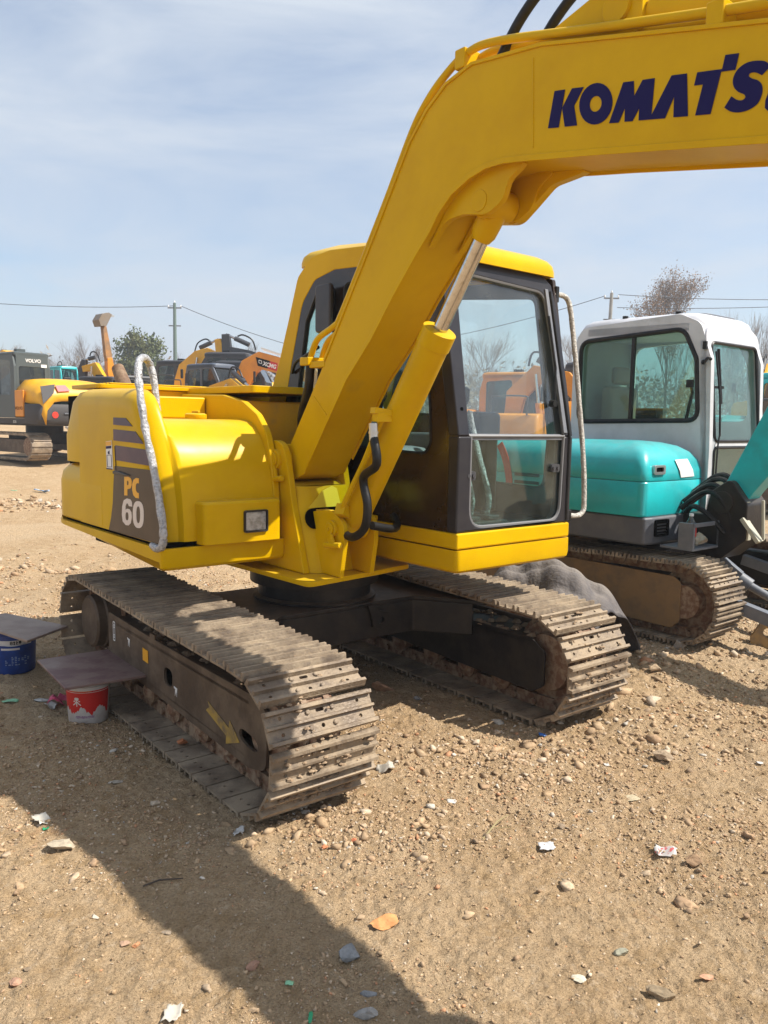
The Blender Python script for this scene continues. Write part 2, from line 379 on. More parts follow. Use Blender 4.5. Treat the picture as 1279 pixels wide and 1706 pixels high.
def track_gear(sgn):
    """frame, idler, rollers and final drive of one side; sgn -1 = machine's right"""
    yo = sgn * (GA + .13); yi = sgn * (GA - .17)
    g = G()
    outl = rnd([(-.82, .20), (.95, .135), (1.10, .17), (1.11, .42), (1.04, .475), (-.10, .475), (-.10, .50), (-.17, .50), (-.17, .475), (-.82, .49)], [.03, .03, .06, .05, .03, .0, 0, 0, 0, .03], 3)
    holes = [slot(.075, .315, .055, .048), slot(.945, .26, .085, .032, -.12)] if sgn < 0 else []
    g.plate(outl, holes, PL, yo, yo - sgn * .014)
    fr = mk('track_frame', g.xf(MT), FRAME, root, .004)
    g = G(); g.plate(rnd([(-.80, .20), (1.02, .15), (1.10, .20), (1.10, .40), (1.0, .46), (-.80, .47)], .04, 3), [], PL, yi, yi + sgn * .016)
    g.plate([(-.8, .43), (.95, .42), (.95, .445), (-.8, .455)], [], PL, min(yi, yo), max(yi, yo))
    g.plate([(-.8, .22), (.95, .17), (.95, .185), (-.8, .235)], [], PL, min(yi, yo), max(yi, yo))
    mk('frame_beam', g.xf(MT), DKP if sgn > 0 else FRAME, root, .004)
    g = G(); yc = sgn * GA                               # idler wheel
    g.lathe([(.06, -.10), (.16, -.10), (.17, -.055), (.235, -.05), (.245, -.028), (.272, -.026), (.272, .026), (.245, .028), (.235, .05), (.17, .055), (.16, .10), (.06, .10)], (1.07 if sgn < 0 else 1.055, yc, .318), 'y', 36)
    mk('idler_wheel', g.xf(MT), RUST, root)
    g = G()
    ring = []
    for i in range(42):
        r = .268 if i % 2 else .232; a = 2 * math.pi * i / 42; ring.append((-1.06 + r * math.cos(a), .36 + r * math.sin(a)))
    g.plate(ring, [], PL, yc - .022, yc + .022)
    mk('drive_sprocket', g.xf(MT), RUST, root)
    g = G(); g.lathe([(.0, 0), (.15, 0), (.165, .012), (.165, .06), (.175, .07), (.175, .16), (.2, .17), (.2, .2)], (-1.06, yc + sgn * .17, .385), 'y', 32)
    if sgn > 0: g.v = [(p[0], 2 * (yc + .17) - p[1], p[2]) for p in g.v]
    mk('final_drive_cap', g.xf(MT), FRAME, root)
    for x in (-.62, -.28, .06, .40, .70):
        g = G(); g.lathe([(.03, -.12), (.05, -.1), (.075, -.095), (.075, -.03), (.062, -.028), (.062, .028), (.075, .03), (.075, .095), (.05, .1), (.03, .12)], (x, yc, .135), 'y', 16)
        mk('track_roller', g.xf(MT), RUST, root)
    g = G(); g.lathe([(.03, -.08), (.055, -.075), (.055, .075), (.03, .08)], (-.13, yc, .535), 'y', 14); mk('carrier_roller', g.xf(MT), RUST, root)
    g = G()                                               # caked mud along the beam
    for i in range(70):
        x = random.uniform(-.75, .95); y = random.uniform(min(yi, yo) + .02, max(yi, yo) - .02); r = random.uniform(.012, .04)
        g.lathe([(0.3 * r, -.4 * r), (r * random.uniform(.8, 1.2), 0), (r * .5, r * .5)], (x, y, .452), n=6)
    stuff(mk('mud_clods', g.xf(MT), MUD, root, smooth_=False))
    g = G(); xc = 1.07 if sgn < 0 else 1.055
    for i in range(230):                                  # earth packed between the grousers
        a = R(random.choice((random.gauss(-18, 14), random.gauss(-38, 10), random.uniform(-60, 85)))); y = yc + random.gauss(-.02, .14) * 1.0
        if abs(y - yc) > .245: continue
        r = random.uniform(.004, .015); q = .306 + .002; g.lathe([(.25 * r, -.5 * r), (r * random.uniform(.8, 1.3), 0), (r * .4, r * .45)], (xc + q * math.cos(a), y, .318 + q * math.sin(a)), n=5)
    for i in range(120):
        x = random.uniform(-.9, 1.05); y = yc + random.gauss(0, .13); r = random.uniform(.004, .013)
        if abs(y - yc) < .25: g.lathe([(.25 * r, -.5 * r), (r * random.uniform(.8, 1.3), 0), (r * .4, r * .45)], (x, y, .626), n=5)
    stuff(mk('packed_mud', g.xf(MT), MUD, root, smooth_=False))
    return fr
fr = track_gear(-1); track_gear(1)
yo = -(GA + .13) - .002
g = G(); g.plate([(-.265, .325), (-.19, .322), (-.19, .392), (-.265, .395)], [], PL, yo, yo - .002); mk('amber_reflector', g.xf(MT), DECY, fr)
g = G(); g.plate([(.53, .275), (.74, .215), (.735, .175), (.87, .225), (.775, .30), (.765, .26), (.55, .325), (.565, .30)], [], PL, yo, yo - .0015); mk('painted_arrow', g.xf(MT), pm('faded_arrow_paint', (.42, .27, .05), .6, col2=(.2, .14, .07), scale=14), fr)
g = G(); g.plate(rnd(rect(-.735, -.70, .33, .45), .008, 2), [rnd(rect(-.729, -.706, .337, .443), .006, 2)], PL, yo, yo - .0015)
g.plate(circ(-.7175, .42, .012, 10), [circ(-.7175, .42, .008, 10)], PL, yo, yo - .0015); g.plate(circ(-.7175, .36, .012, 10), [circ(-.7175, .36, .008, 10)], PL, yo, yo - .0015)
for x, z in ((-.50, .40), (.155, .29)): g.plate([(x, z), (x + .04, z - .004), (x + .034, z - .05), (x + .028, z - .02), (x + .012, z - .05), (x + .016, z - .012), (x, z - .01)], [], PL, yo, yo - .0015)
mk('tie_down_marks', g.xf(MT), WHT, fr)
# carbody, slewing ring
g = G()
g.plate(rnd([(.26, -.46), (.26, .50), (.62, .74), (.62, .78), (-.78, .78), (-.78, .74), (-.50, .5), (-.50, -.46), (-.75, -.78), (.50, -.78)], .05, 3), [], PZ, .575, .60)
mk('carbody_top', g.xf(MT), DKP, root, .006)
g = G()
g.plate(rnd([(.25, -.45), (.25, .49), (.58, .74), (-.74, .74), (-.49, .49), (-.49, -.45), (-.7, -.74), (.48, -.74)], .03, 2), [], PZ, .375, .574)
cb = mk('carbody', g.xf(MT), DKP, root, .008)
g = G(); g.plate(rnd([(.05, .585), (.12, .585), (.155, .50), (.16, .45), (.22, .43), (.27, .45), (.285, .49), (.265, .53), (.21, .545), (.17, .57), (.15, .588)], 0), [circ(.222, .485, .024, 12)], PS, .252, .275)
mk('tow_eye', g.xf(MT), DKP, cb, .003)
g = G()
g.lathe([(.30, .60), (.375, .602), (.375, .615), (.345, .625), (.345, .70), (.395, .705), (.395, .77), (.36, .775), (.36, .80)], (0, 0, 0), n=56)
mk('slewing_ring', g, DKP, root)
# revolving deck
g = G(); g.plate(rnd([(.62, -.47), (.55, .05), (.50, .34), (-.9, .5), (-1.3, .4), (-1.3, -.4), (-.5, -.5)], [.05, .02, .03, .1, .1, .1, .1], 4), [], PZ, .80, .828)
deck = mk('deck_plate', g, YEL, root, .004)
g = G(); g.box(-1.40, -.97, -1.0, .98, 1.0, 1.80); g.box(-.96, .0, -1.0, .12, .90, 1.0); g.box(.0, .9, .22, 1.05, .93, 1.0); mk('engine_bay', g, BLK, root, smooth_=False)
def deck_skirt(name, x0, x1, y0, y1, z0, z1, cut=0., rr=.05, ry=0.):
    """a belt with rounded lower edge, loft of plan outlines"""
    rs = []
    for z, ins in ((z1, 0), (z0 + rr, 0), (z0 + rr * .45, rr * .12), (z0 + rr * .15, rr * .42), (z0, rr)):
        o = rnd([(x1 - ins, y0 + ins), (x1 - ins, y1 - ins * .4), (x0 + ins, y1 - ins * .4), (x0 + ins, y0 + ins)], [.03, .03, .25 if cut else .03, .35 if cut else .03], 5)
        rs.append([(p[0], p[1], z + (cut * max(0, (-.45 - p[0])) ** 1.3 if z < z1 - .001 else 0)) for p in o])
    return mk(name, G().rings(rs), YEL, root, smooth_=True, ang=30)
rs = []
for z, ins in ((1.005, 0), (.935, 0), (.905, .006), (.890, .02), (.883, .05)):
    o = rnd([(.225 - ins, -.36), (-.60, -.36), (-.60, 1.10 - ins), (-1.42 + ins, 1.10 - ins), (-1.74 + ins, .55), (-1.74 + ins, -.55), (-1.42 + ins, -1.10 + ins), (.225 - ins, -1.10 + ins)], [.02, 0, 0, .30, .45, .45, .30, .03], 6)
    rs.append([(p[0], p[1], z + (.16 * max(0, (-.5 - p[0])) ** 1.6 if z < 1.0 else 0) * (.95 if z < .93 else .4)) for p in o])
mk('deck_skirt', G().rings(rs), YEL, root, ang=30)
deck_skirt('cab_deck_skirt', -.9, 1.065, .165, 1.125, .865, .995, rr=.045)
g = G(); o = rnd([(.20, -.40), (-.60, -.40), (-.6, 1.08), (-1.40, 1.08), (-1.715, .55), (-1.715, -.55), (-1.40, -1.068), (.20, -1.072)], [.02, 0, 0, .30, .45, .45, .30, .03], 6)
g.plate(o, [], PZ, .99, 1.03); g.box(.1, 1.03, .2, 1.09, .985, 1.005); mk('seam_shade_plate', g, BLK, root, smooth_=False)  # black plates added inside the seam so the gap reads as shade
# counterweight with rounded tail
def plan(ins, z):
    o = rnd([(-.60, -1.091 + ins), (-.60, 1.10 - ins), (-1.42 + ins, 1.10 - ins), (-1.74 + ins, .55), (-1.74 + ins, -.55), (-1.42 + ins, -1.091 + ins)], [.0, 0, .30, .45, .45, .30], 7)
    return [(p[0], p[1], z) for p in o]
mk('counterweight', G().rings([plan(.006, 1.024), plan(.0, 1.034), plan(0, 1.15), plan(0, 1.26), plan(.012, 1.32), plan(.045, 1.36), plan(.10, 1.378), plan(.2, 1.38)]), YEL, root, ang=30)
def plan2(ins, z):
    o = rnd([(-.965, -1.065 + ins), (-.965, 1.0 - ins), (-1.40 + ins, 1.0 - ins), (-1.55 + ins, .5), (-1.55 + ins, -.5), (-1.33 + ins, -1.065 + ins)], [.02, .0, .25, .35, .35, .16], 6)
    return [(p[0], p[1], z) for p in o]
mk('rear_engine_cover', G().rings([plan2(0, 1.385), plan2(0, 1.55), plan2(.035, 1.76), plan2(.07, 1.82), plan2(.14, 1.842)]), YEL, root, ang=30)
# right hood : lofted across the width, a raised fin on the outer side and a recessed tank top
PA = [(.200, 1.024), (.197, 1.12), (.182, 1.25), (.155, 1.37), (.110, 1.48), (.055, 1.565), (-.005, 1.622), (-.06, 1.652), (-.13, 1.664), (-.22, 1.666), (-.40, 1.666), (-.60, 1.666), (-.955, 1.666)]
PB = [(.172, 1.024), (.165, 1.12), (.145, 1.25), (.115, 1.37), (.078, 1.48), (.035, 1.585), (-.005, 1.675), (-.045, 1.745), (-.09, 1.79), (-.15, 1.815), (-.25, 1.826), (-.60, 1.834), (-.955, 1.836)]
def prof(y, t, ins):
    q = [Vector((a[0] * (1 - t) + b[0] * t, a[1] * (1 - t) + b[1] * t)) for a, b in zip(PA, PB)]; o = []
    for i, p in enumerate(q):
        d = (q[min(i + 1, len(q) - 1)] - q[max(i - 1, 0)]).normalized(); nn = Vector((d.y, -d.x))
        if i == 0: nn = Vector((1, 0))
        p = p - nn * ins; o.append((p.x, y, p.y))
    return o + [(-.955, y, 1.024)]
rs = [prof(-.415, 0, 0), prof(-.80, 0, 0), prof(-.94, .0, 0), prof(-.962, .10, 0), prof(-.972, .5, 0), prof(-.982, .93, 0), prof(-.995, 1, 0), prof(-1.03, 1, .008), prof(-1.06, 1, .030), prof(-1.078, 1, .058), prof(-1.087, 1, .085), prof(-1.09, 1, .105)]
hood = mk('right_hood', G().rings(rs), YEL, root, ang=42)
g = G(); g.plate(rnd([(.19, 1.02), (.187, 1.25), (.155, 1.45), (.10, 1.60), (.0, 1.70), (-.16, 1.775), (-.40, 1.815), (-.955, 1.826), (-.955, 1.02)], [.0, .05, .1, .1, .1, .1, .1, 0, 0], 3), [], PL, -.372, -.414)
mk('hood_rim', g, YEL, root, .008)
g = G(); g.box(-.955, -.60, -.93, -.42, 1.667, 1.80); mk('tank_top_step', g, YEL, root, .012)
g = G(); g.lathe([(.058, 0), (.062, .006), (.062, .028), (.05, .034), (.02, .036)], (-.26, -.66, 1.664), n=24); g.box(-.30, -.22, -.668, -.652, 1.70, 1.712); mk('tank_filler_cap', g, YEL, root, .003)
g = G(); g.plate(rnd(rect(-1.46, -.12, -.37, .145), .03, 3), [], PZ, 1.825, 1.868); g.plate(rnd(rect(-1.46, -.93, -.97, .98), .06, 3), [], PZ, 1.846, 1.872)
for x in np.arange(-1.40, -.95, .055): g.box(x, x + .03, -.9, .2, 1.872, 1.882)
mk('engine_hood_top', g, YEL, root, .012)
g = G(); g.box(-1.0, -.20, -.36, .14, 1.0, 1.78); mk('hydraulic_bay_panel', g, YELW, root, .02)
g = G(); g.tube(smooth([(-1.72, -.06, 1.86), (-1.71, -.05, 1.93), (-1.62, .0, 2.03), (-1.66, .05, 2.1)], 4), .05, 14); g.v = [(p[0] + .15, p[1], p[2]) for p in g.v]
# exhaust stack behind the hood
a = U.at(212, 650, l=-.3); b = U.at(196, 613, l=-.3)
g = G(); g.tube([(a.x, -.3, a.z - .10), (a.x - .02, -.3, a.z), (b.x, -.3, b.z)], [.065, .06, .048], 18); g.tube([(b.x, -.3, b.z), (b.x - .004, -.3, b.z + .006)], [.040, .040], 18)
mk('exhaust_pipe', g, EXH, root)
# stripes and model panel on the right side
YS = -1.0915
def side(pts, w=0.): return [(lambda v: (v.x, v.z))(U.at(170 + x / 7.108, 680 + y / 7.108, l=YS)) for x, y in pts]
for q in ([(135, 110), (282, 118), (363, 216), (135, 196)], [(135, 250), (398, 277), (490, 424), (137, 382)], [(158, 440), (518, 492), (597, 688), (165, 616)]):
    g = G(); g.plate(side(q), [], PL, YS, YS - .002); mk('purple_stripe', g, DECAL, hood, smooth_=False)
g = G(); g.plate(side([(150, 683), (628, 740), (672, 900), (705, 1080), (722, 1290), (728, 1500), (700, 1606), (640, 1600), (82, 1440), (110, 1300), (130, 1120), (138, 900)]), [], PL, YS, YS - .002); mp_ = mk('model_panel', g, DECG, hood, smooth_=False)
g = G(); g.plate(side([(46, 396), (116, 384), (132, 728), (60, 722)]), [], PL, YS, YS - .002); st_ = mk('warning_sticker', g, WHT, hood, smooth_=False)
g = G(); g.plate(side([(47, 400), (114, 390), (116, 440), (48, 448)]), [], PL, YS - .002, YS - .003); mk('sticker_head', g, DECY, st_, smooth_=False)
g = G()
g.plate(side([(50, 452), (112, 445), (113, 476), (51, 482)]), [], PL, YS - .002, YS - .003); g.plate(side([(56, 708), (126, 716), (128, 728), (58, 722)]), [], PL, YS - .002, YS - .003)
g.plate(side([(72, 520), (92, 500), (94, 545), (76, 545)]), [], PL, YS - .002, YS - .003)
fr_ = side([(60, 555), (114, 552), (122, 700), (66, 698)]); g.plate(fr_, [side([(65, 560), (110, 557), (117, 694), (71, 692)])], PL, YS - .002, YS - .003)
mk('sticker_print', g, NAVY, st_, smooth_=False)
g = G(); g.plate(side([(150, 742), (215, 748), (345, 796), (300, 802), (150, 778)]), [], PL, YS - .002, YS - .014); mk('door_latch', g, CABG, hood, .004)
g = G(); g.plate(side([(150, 450), (157, 450), (172, 735), (166, 735)]), [], PL, YS - .001, YS - .0025); mk('door_seam', g, BLK, hood, smooth_=False)
yt = YS - .002
g = G()
g.plate(side([(268, 812), (318, 812), (345, 830), (356, 862), (356, 915), (342, 950), (306, 960), (306, 1034), (268, 1032)]), [side([(302, 858), (314, 862), (320, 880), (318, 908), (302, 912)])], PL, yt, yt - .001)
C_ = [(441, 832), (408, 826), (378, 848), (362, 900), (362, 970), (376, 1030), (402, 1062), (441, 1068), (441, 1006), (420, 1000), (406, 972), (404, 930), (410, 898), (424, 886), (441, 892)]
g.plate(side(C_), [], PL, yt, yt - .001); mk('amber_letters', g, DECY, hood, smooth_=False)
def ell(cx, cy, a, b, n=22, p=.8, sl=.12):
    o = []
    for i in range(n):
        t = 2 * math.pi * i / n; x = math.copysign(abs(math.cos(t)) ** p, math.cos(t)) * a; y = math.copysign(abs(math.sin(t)) ** p, math.sin(t)) * b; o.append((cx + x, cy + y + sl * x))
    return o
g = G(); g.plate(side(ell(434, 1260, 65, 160)), [side(ell(434, 1262, 23, 100))], PL, yt, yt - .001)
six = [(358, 1110), (340, 1080), (300, 1068), (262, 1090), (244, 1160), (240, 1260), (250, 1340), (285, 1384), (318, 1388), (346, 1362), (358, 1290), (352, 1230), (330, 1196), (300, 1190), (284, 1205), (284, 1160), (294, 1130), (308, 1128), (318, 1146), (322, 1160), (362, 1166)]
g.plate(side(six), [side(ell(301, 1280, 18, 48))], PL, yt, yt - .001); mk('cream_numerals', g, DECW, hood, smooth_=False)
# light box with headlight
g = G(); rs = []
for z, ins in ((1.012, .0), (1.03, 0), (1.225, 0), (1.238, .01)):
    rs.append([(p[0], p[1], z) for p in rnd([(.10, -.905 + ins), (.275 - ins, -.885 + ins), (.285 - ins, -.425), (.10, -.415)], [.0, .035, .03, 0], 4)])
lb = mk('light_box', G().rings(rs), YEL, root, .005)
g = G(); g.plate(rnd(rect(-.66, -.515, 1.065, 1.185), .012, 3), [rnd(rect(-.652, -.523, 1.073, 1.177), .010, 3)], PS, .270, .296); mk('lamp_bezel', g, CABG, lb, .002)
g = G(); g.plate(rnd(rect(-.652, -.523, 1.073, 1.177), .010, 3), [], PS, .268, .288); mk('headlight', g, LENS, lb, .006)
# bubble-wrapped grab rail on the hood
g = G(); pth = smooth([(.08, -1.085, 1.01), (.17, -1.10, 1.005), (.235, -1.10, 1.03), (.245, -1.10, 1.12), (.17, -1.10, 1.35), (.06, -1.105, 1.62), (-.015, -1.10, 1.82), (-.06, -1.085, 1.92), (-.10, -1.06, 1.968), (-.15, -1.01, 1.985), (-.185, -.965, 1.95), (-.17, -.95, 1.86), (-.14, -.945, 1.67)], 7)
g.tube(pth, [.0175 + .004 * random.random() for _ in pth], 12, jit=.10); mk('wrapped_grab_rail', g, BUB, hood)
# boom bracket
def lug(y0, y1, pts, rr, holes=()):
    g = G(); g.plate(rnd(pts, rr, 6), holes, PL, y0, y1); return g
g = lug(-.365, -.325, [(.06, 1.56), (.20, 1.545), (.245, 1.42), (.30, 1.20), (.42, .83), (-.35, .83), (-.30, 1.10), (.0, 1.36)], [.10, .10, .06, .1, 0, 0, .1, .1])
br = mk('boom_bracket', g, YEL, root, .006)
g = lug(.02, .06, [(.06, 1.56), (.20, 1.545), (.245, 1.42), (.30, 1.20), (.42, .83), (-.35, .83), (-.30, 1.10), (.0, 1.36)], [.10, .10, .06, .1, 0, 0, .1, .1]); mk('bracket_plate', g, YEL, root, .006)
# curved cross plate, solid; the hose slot is painted on it as a dark patch
rs = []
for y, ds in ((-.327, 0), (-.29, .035), (-.25, .05), (-.20, .055), (-.10, .055), (.0, .05), (.025, .03)):
    rs.append([(.245 + ds, y, 1.30), (.29 + ds, y, 1.20), (.345 + ds, y, 1.02), (.405 + ds, y, .829), (.375 + ds, y, .829), (.31 + ds, y, 1.02), (.25 + ds, y, 1.20), (.22 + ds, y, 1.30)])
mk('bracket_cross_plate', G().rings(rs), YEL, root, .003)
rs = [[(.245, y, 1.30), (.22, y, 1.315), (.10, y, 1.325), (.0, y, 1.32), (.0, y, 1.30), (.22, y, 1.285)] for y in (-.326, .022)]
mk('bracket_top_plate', G().rings(rs), YEL, root, .002)
def capsule(c0, c1, r, n=9):
    a = Vector(c0); b = Vector(c1); d = (b - a).normalized(); th = math.atan2(d.y, d.x); o = []
    for i in range(n + 1): o.append((b.x + r * math.cos(th - math.pi / 2 + math.pi * i / n), b.y + r * math.sin(th - math.pi / 2 + math.pi * i / n)))
    for i in range(n + 1): o.append((a.x + r * math.cos(th + math.pi / 2 + math.pi * i / n), a.y + r * math.sin(th + math.pi / 2 + math.pi * i / n)))
    return o
def on_cross(y, z):                                     # surface of the cross plate
    return .29 + (1.20 - z) * .31 + .05 + .004
g = G(); g.plate(capsule((-.27, 1.125), (-.06, 1.145), .055), [], lambda a, b, w_: (on_cross(a, b) + w_, a, b), .0, .004); mk('hose_slot_shade', g, BLK, root, smooth_=False)  # black patch on the solid plate, painting the shade inside the slot
for y in (-.265, -.055):
    g = lug(y, y + .03, [(.32, 1.16), (.52, 1.19), (.645, 1.13), (.645, 1.02), (.61, .83), (.36, .83)], [.02, .09, .09, .08, 0, 0]); mk('cylinder_lug', g, YEL, root, .004)
def pin(name, s, z, y0, y1, r=.05):
    g = G(); g.cyl((s, y0, z), (s, y1, z), r, n=24); g.cyl((s, y0 - .012, z), (s, y0, z), r * .72, n=24); g.cyl((s, y0 - .02, z), (s, y0 - .011, z), r * .18, n=8)
    g.bar((s + .01, y0 - .012, z - r * .7), (s + .045, y0 - .012, z - r * 2.1), .04, .016, (0, 1, 0)); g.cyl((s - .03, y0 - .012, z - r * 2.0), (s + .11, y0 - .012, z - r * 1.7), .017, n=8)
    return mk(name, g, YEL, root, .003)
pin('foot_pin', .135, 1.445, -.385, .07, .058); pin('cylinder_pin', .55, 1.09, -.285, -.02, .045)
# yellow rag flaps at the slot
g = G(); q = [(-.30, 1.185), (-.19, 1.275), (-.115, 1.30), (-.085, 1.285), (-.075, 1.185), (-.17, 1.185)]
g.plate(q, [], lambda a, b, w_: (on_cross(a, b) + .012 + w_ + .03 * (b - 1.185), a, b), 0, .004); mk('peeled_tape_flap', g, YCAP, root, .001)
g = G(); q = [(-.20, 1.085), (-.07, 1.085), (-.075, 1.03), (-.11, 1.0), (-.15, 1.01), (-.175, 1.04), (-.185, .955), (-.215, .96), (-.215, 1.05)]
g.plate(q, [], lambda a, b, w_: (on_cross(a, b) + .010 + w_, a, b), 0, .004); mk('hanging_tape_flap', g, YCAP, root, .001)
# boom
BT = [(.03, 1.46), (.075, 1.53), (.17, 1.535), (.50, 1.985), (.89, 2.54), (1.15, 2.93), (1.26, 3.04), (1.38, 3.115), (1.53, 3.15), (1.90, 3.105), (2.775, 2.885), (3.5, 2.82), (3.98, 2.76), (4.10, 2.68), (4.10, 2.58), (4.02, 2.52),
      (3.4, 2.52), (2.80, 2.538), (2.14, 2.655), (1.96, 2.684), (1.83, 2.706), (1.72, 2.722), (1.623, 2.722), (1.527, 2.700), (1.426, 2.656), (1.345, 2.59), (1.29, 2.52), (1.20, 2.43), (1.045, 2.265), (.885, 2.075), (.688, 1.885), (.48, 1.61), (.366, 1.455), (.31, 1.372), (.22, 1.335), (.10, 1.35), (.035, 1.40)]
g = G(); g.plate(BT, [], PL, -.295, -.005); boom = mk('boom', g, YEL, root, .008)
# side flanges standing 6 mm proud along the lower edge
def offset_line(pts, dd):
    P = [Vector(p) for p in pts]; o = []
    for i, p in enumerate(P):
        d = (P[min(i + 1, len(P) - 1)] - P[max(i - 1, 0)]).normalized(); o.append(tuple(p + Vector((-d.y, d.x)) * dd))
    return o
low = [(.366, 1.455), (.688, 1.885), (.885, 2.075), (1.045, 2.265), (1.20, 2.43), (1.29, 2.52), (1.345, 2.59), (1.426, 2.656), (1.527, 2.70), (1.623, 2.722), (1.72, 2.722), (1.83, 2.706), (1.96, 2.684), (2.14, 2.655), (2.80, 2.538), (3.4, 2.52)]
for y0, y1 in ((-.301, -.2945), (-.0055, .001)):
    g = G(); g.plate(offset_line(low, -.012) + offset_line(low, .012)[::-1], [], PL, y0, y1); mk('boom_flange', g, YEL, boom, .002)
topl = [(.50, 1.985), (.89, 2.54), (1.15, 2.93), (1.26, 3.04), (1.38, 3.115), (1.53, 3.15), (1.90, 3.105), (2.775, 2.885), (3.5, 2.82)]
g = G(); rs = [[(p[0], -.303, p[1]), (q[0], -.303, q[1]), (q[0], .003, q[1]), (p[0], .003, p[1])] for p, q in zip(offset_line(topl, -.006), offset_line(topl, .008))]
g.rings(rs); mk('boom_top_plate', g, YEL, boom, .002)
# ears that carry the lift cylinder
for y in (-.258, -.072):
    g = G(); g.plate(rnd([(1.22, 2.42), (1.36, 2.56), (1.47, 2.565), (1.60, 2.54), (1.69, 2.58), (1.72, 2.66), (1.82, 2.715), (1.6, 2.74), (1.4, 2.66)], [.02, .1, .08, .10, .08, .06, .02, 0, 0], 5), [], PL, y, y + .03); mk('cylinder_ear', g, YEL, boom, .003)
g = G(); g.cyl((1.558, -.262, 2.604), (1.558, -.04, 2.604), .045, n=24); mk('ear_pin', g, YEL, boom, .002)
g = G(); g.plate(rnd([(1.25, 2.46), (1.40, 2.585), (1.48, 2.555), (1.60, 2.535), (1.68, 2.59), (1.78, 2.662), (2.0, 2.682), (1.6, 2.74), (1.4, 2.66)], [.02, .1, .06, .09, .08, .08, .02, 0, 0], 5), [], PL, -.060, -.018); mk('ear_gusset', g, YEL, boom, .003)
# lettering
def bl(pts): return [(lambda v: (v.x, v.z))(U.at(900 + x / 3.3747, 70 + y / 3.3747, l=-.2968)) for x, y in pts]
def letter(outl, holes=()):
    g = G(); g.plate(bl(outl), [bl(h) for h in holes], PL, -.2968, -.298); return g
def ovl(cx, cy, a, b, rot, n=30):
    return [(cx + a * math.cos(t) * math.cos(rot) - b * math.sin(t) * math.sin(rot), cy + a * math.cos(t) * math.sin(rot) + b * math.sin(t) * math.cos(rot)) for t in [2 * math.pi * i / n for i in range(n)]]
S_ = smooth([(1292, 140, 0), (1270, 112, 0), (1220, 106, 0), (1160, 118, 0), (1110, 155, 0), (1084, 205, 0), (1086, 250, 0), (1110, 280, 0), (1145, 296, 0), (1152, 312, 0), (1135, 328, 0), (1105, 326, 0), (1074, 306, 0)], 4)
S2 = smooth([(1034, 370, 0), (1070, 392, 0), (1120, 396, 0), (1175, 380, 0), (1222, 345, 0), (1246, 290, 0), (1246, 245, 0), (1225, 218, 0), (1190, 206, 0), (1172, 192, 0), (1180, 176, 0), (1210, 172, 0), (1245, 188, 0)], 4)
word = [letter([(80, 277), (139, 268), (121, 372), (103, 481), (43, 486)]), letter([(178, 262), (244, 254), (190, 360), (206, 470), (137, 477), (122, 372)]),
        letter(ovl(312, 348, 118, 92, -1.35), [ovl(311, 349, 45, 33, -1.35)]),
        letter([(386, 458), (466, 228), (526, 220), (527, 305), (575, 214), (643, 204), (624, 412), (738, 189), (824, 178), (829, 418), (748, 424), (752, 308), (700, 430), (552, 442), (556, 372), (518, 446), (473, 449), (476, 372), (440, 454)]),
        letter([(882, 172), (1022, 153), (1040, 74), (1117, 64), (1096, 157), (1016, 168), (956, 406), (870, 414), (914, 240), (864, 246)]),
        letter([tuple(p[:2]) for p in S_] + [tuple(p[:2]) for p in S2]),
        letter([(1316, 188), (1392, 176), (1340, 340), (1350, 372), (1400, 362), (1470, 150), (1545, 138), (1480, 340), (1420, 420), (1320, 430), (1262, 372), (1265, 330)])]
for g in word: mk('navy_letter', g, NAVY, boom, smooth_=False)
g = G(); g.tube([(1.875, -.296, 2.735), (1.868, -.296, 2.9), (1.86, -.296, 3.07)], .0035, 6); g.tube([(.52, -.296, 1.70), (.40, -.296, 1.80)], .003, 6); mk('weld_seam', g, YEL, boom)
# pipes and hoses on the boom
ptp = lambda l, px: [(lambda v: Vector((v.x, l, v.z)))(U.at(x, y, l=l)) for x, y in px]
for l, r in ((-.275, .017), (-.20, .017)):
    q = smooth([(.33, l, 1.99), (.40, l, 2.10), (.55, l, 2.16), (.62, l, 2.22), (.95, l, 2.69), (1.14, l, 2.98), (1.24, l, 3.09), (1.35, l, 3.165), (1.48, l, 3.215), (1.66, l, 3.205), (2.2, l, 3.075), (2.9, l, 2.92), (3.4, l, 2.87)], 5)
    g = G(); g.tube(q, r, 10); mk('boom_pipe', g, YEL, boom)
g = G(); g.box(.29, .37, -.315, -.16, 1.965, 2.01); g.box(.36, .50, -.30, -.18, 1.95, 1.985); mk('pipe_clamp', g, YEL, boom, .006)
for s_, z_ in ((1.46, 3.17), (2.60, 2.945)):
    g = G(); g.box(s_ - .03, s_ + .03, -.30, -.17, z_ - .015, z_ + .065); mk('pipe_clamp', g, YEL, boom, .006)
for l, dx in ((-.27, 0), (-.21, .03), (-.12, -.02), (-.05, -.05), (.02, -.08)):
    q = smooth([(.33 + dx, l, 1.98), (.30 + dx, l + .01, 1.85), (.16 + dx, l + .06, 1.68), (.10, l + .12, 1.5), (.02, l + .14, 1.38), (-.1, l + .15, 1.3)], 6)
    g = G(); g.tube(q, .026, 10); mk('hydraulic_hose', g, RUB, boom)
for l, off in ((-.22, 0), (-.10, .07)):
    q = smooth([(1.60 + off, l, 3.14), (1.72 + off, l, 3.28), (1.86 + off, l, 3.37), (2.02 + off, l, 3.39), (2.20, l, 3.33), (2.36, l, 3.24)], 6)
    g = G(); g.tube(q, .021, 10); mk('hydraulic_hose', g, RUB, boom)
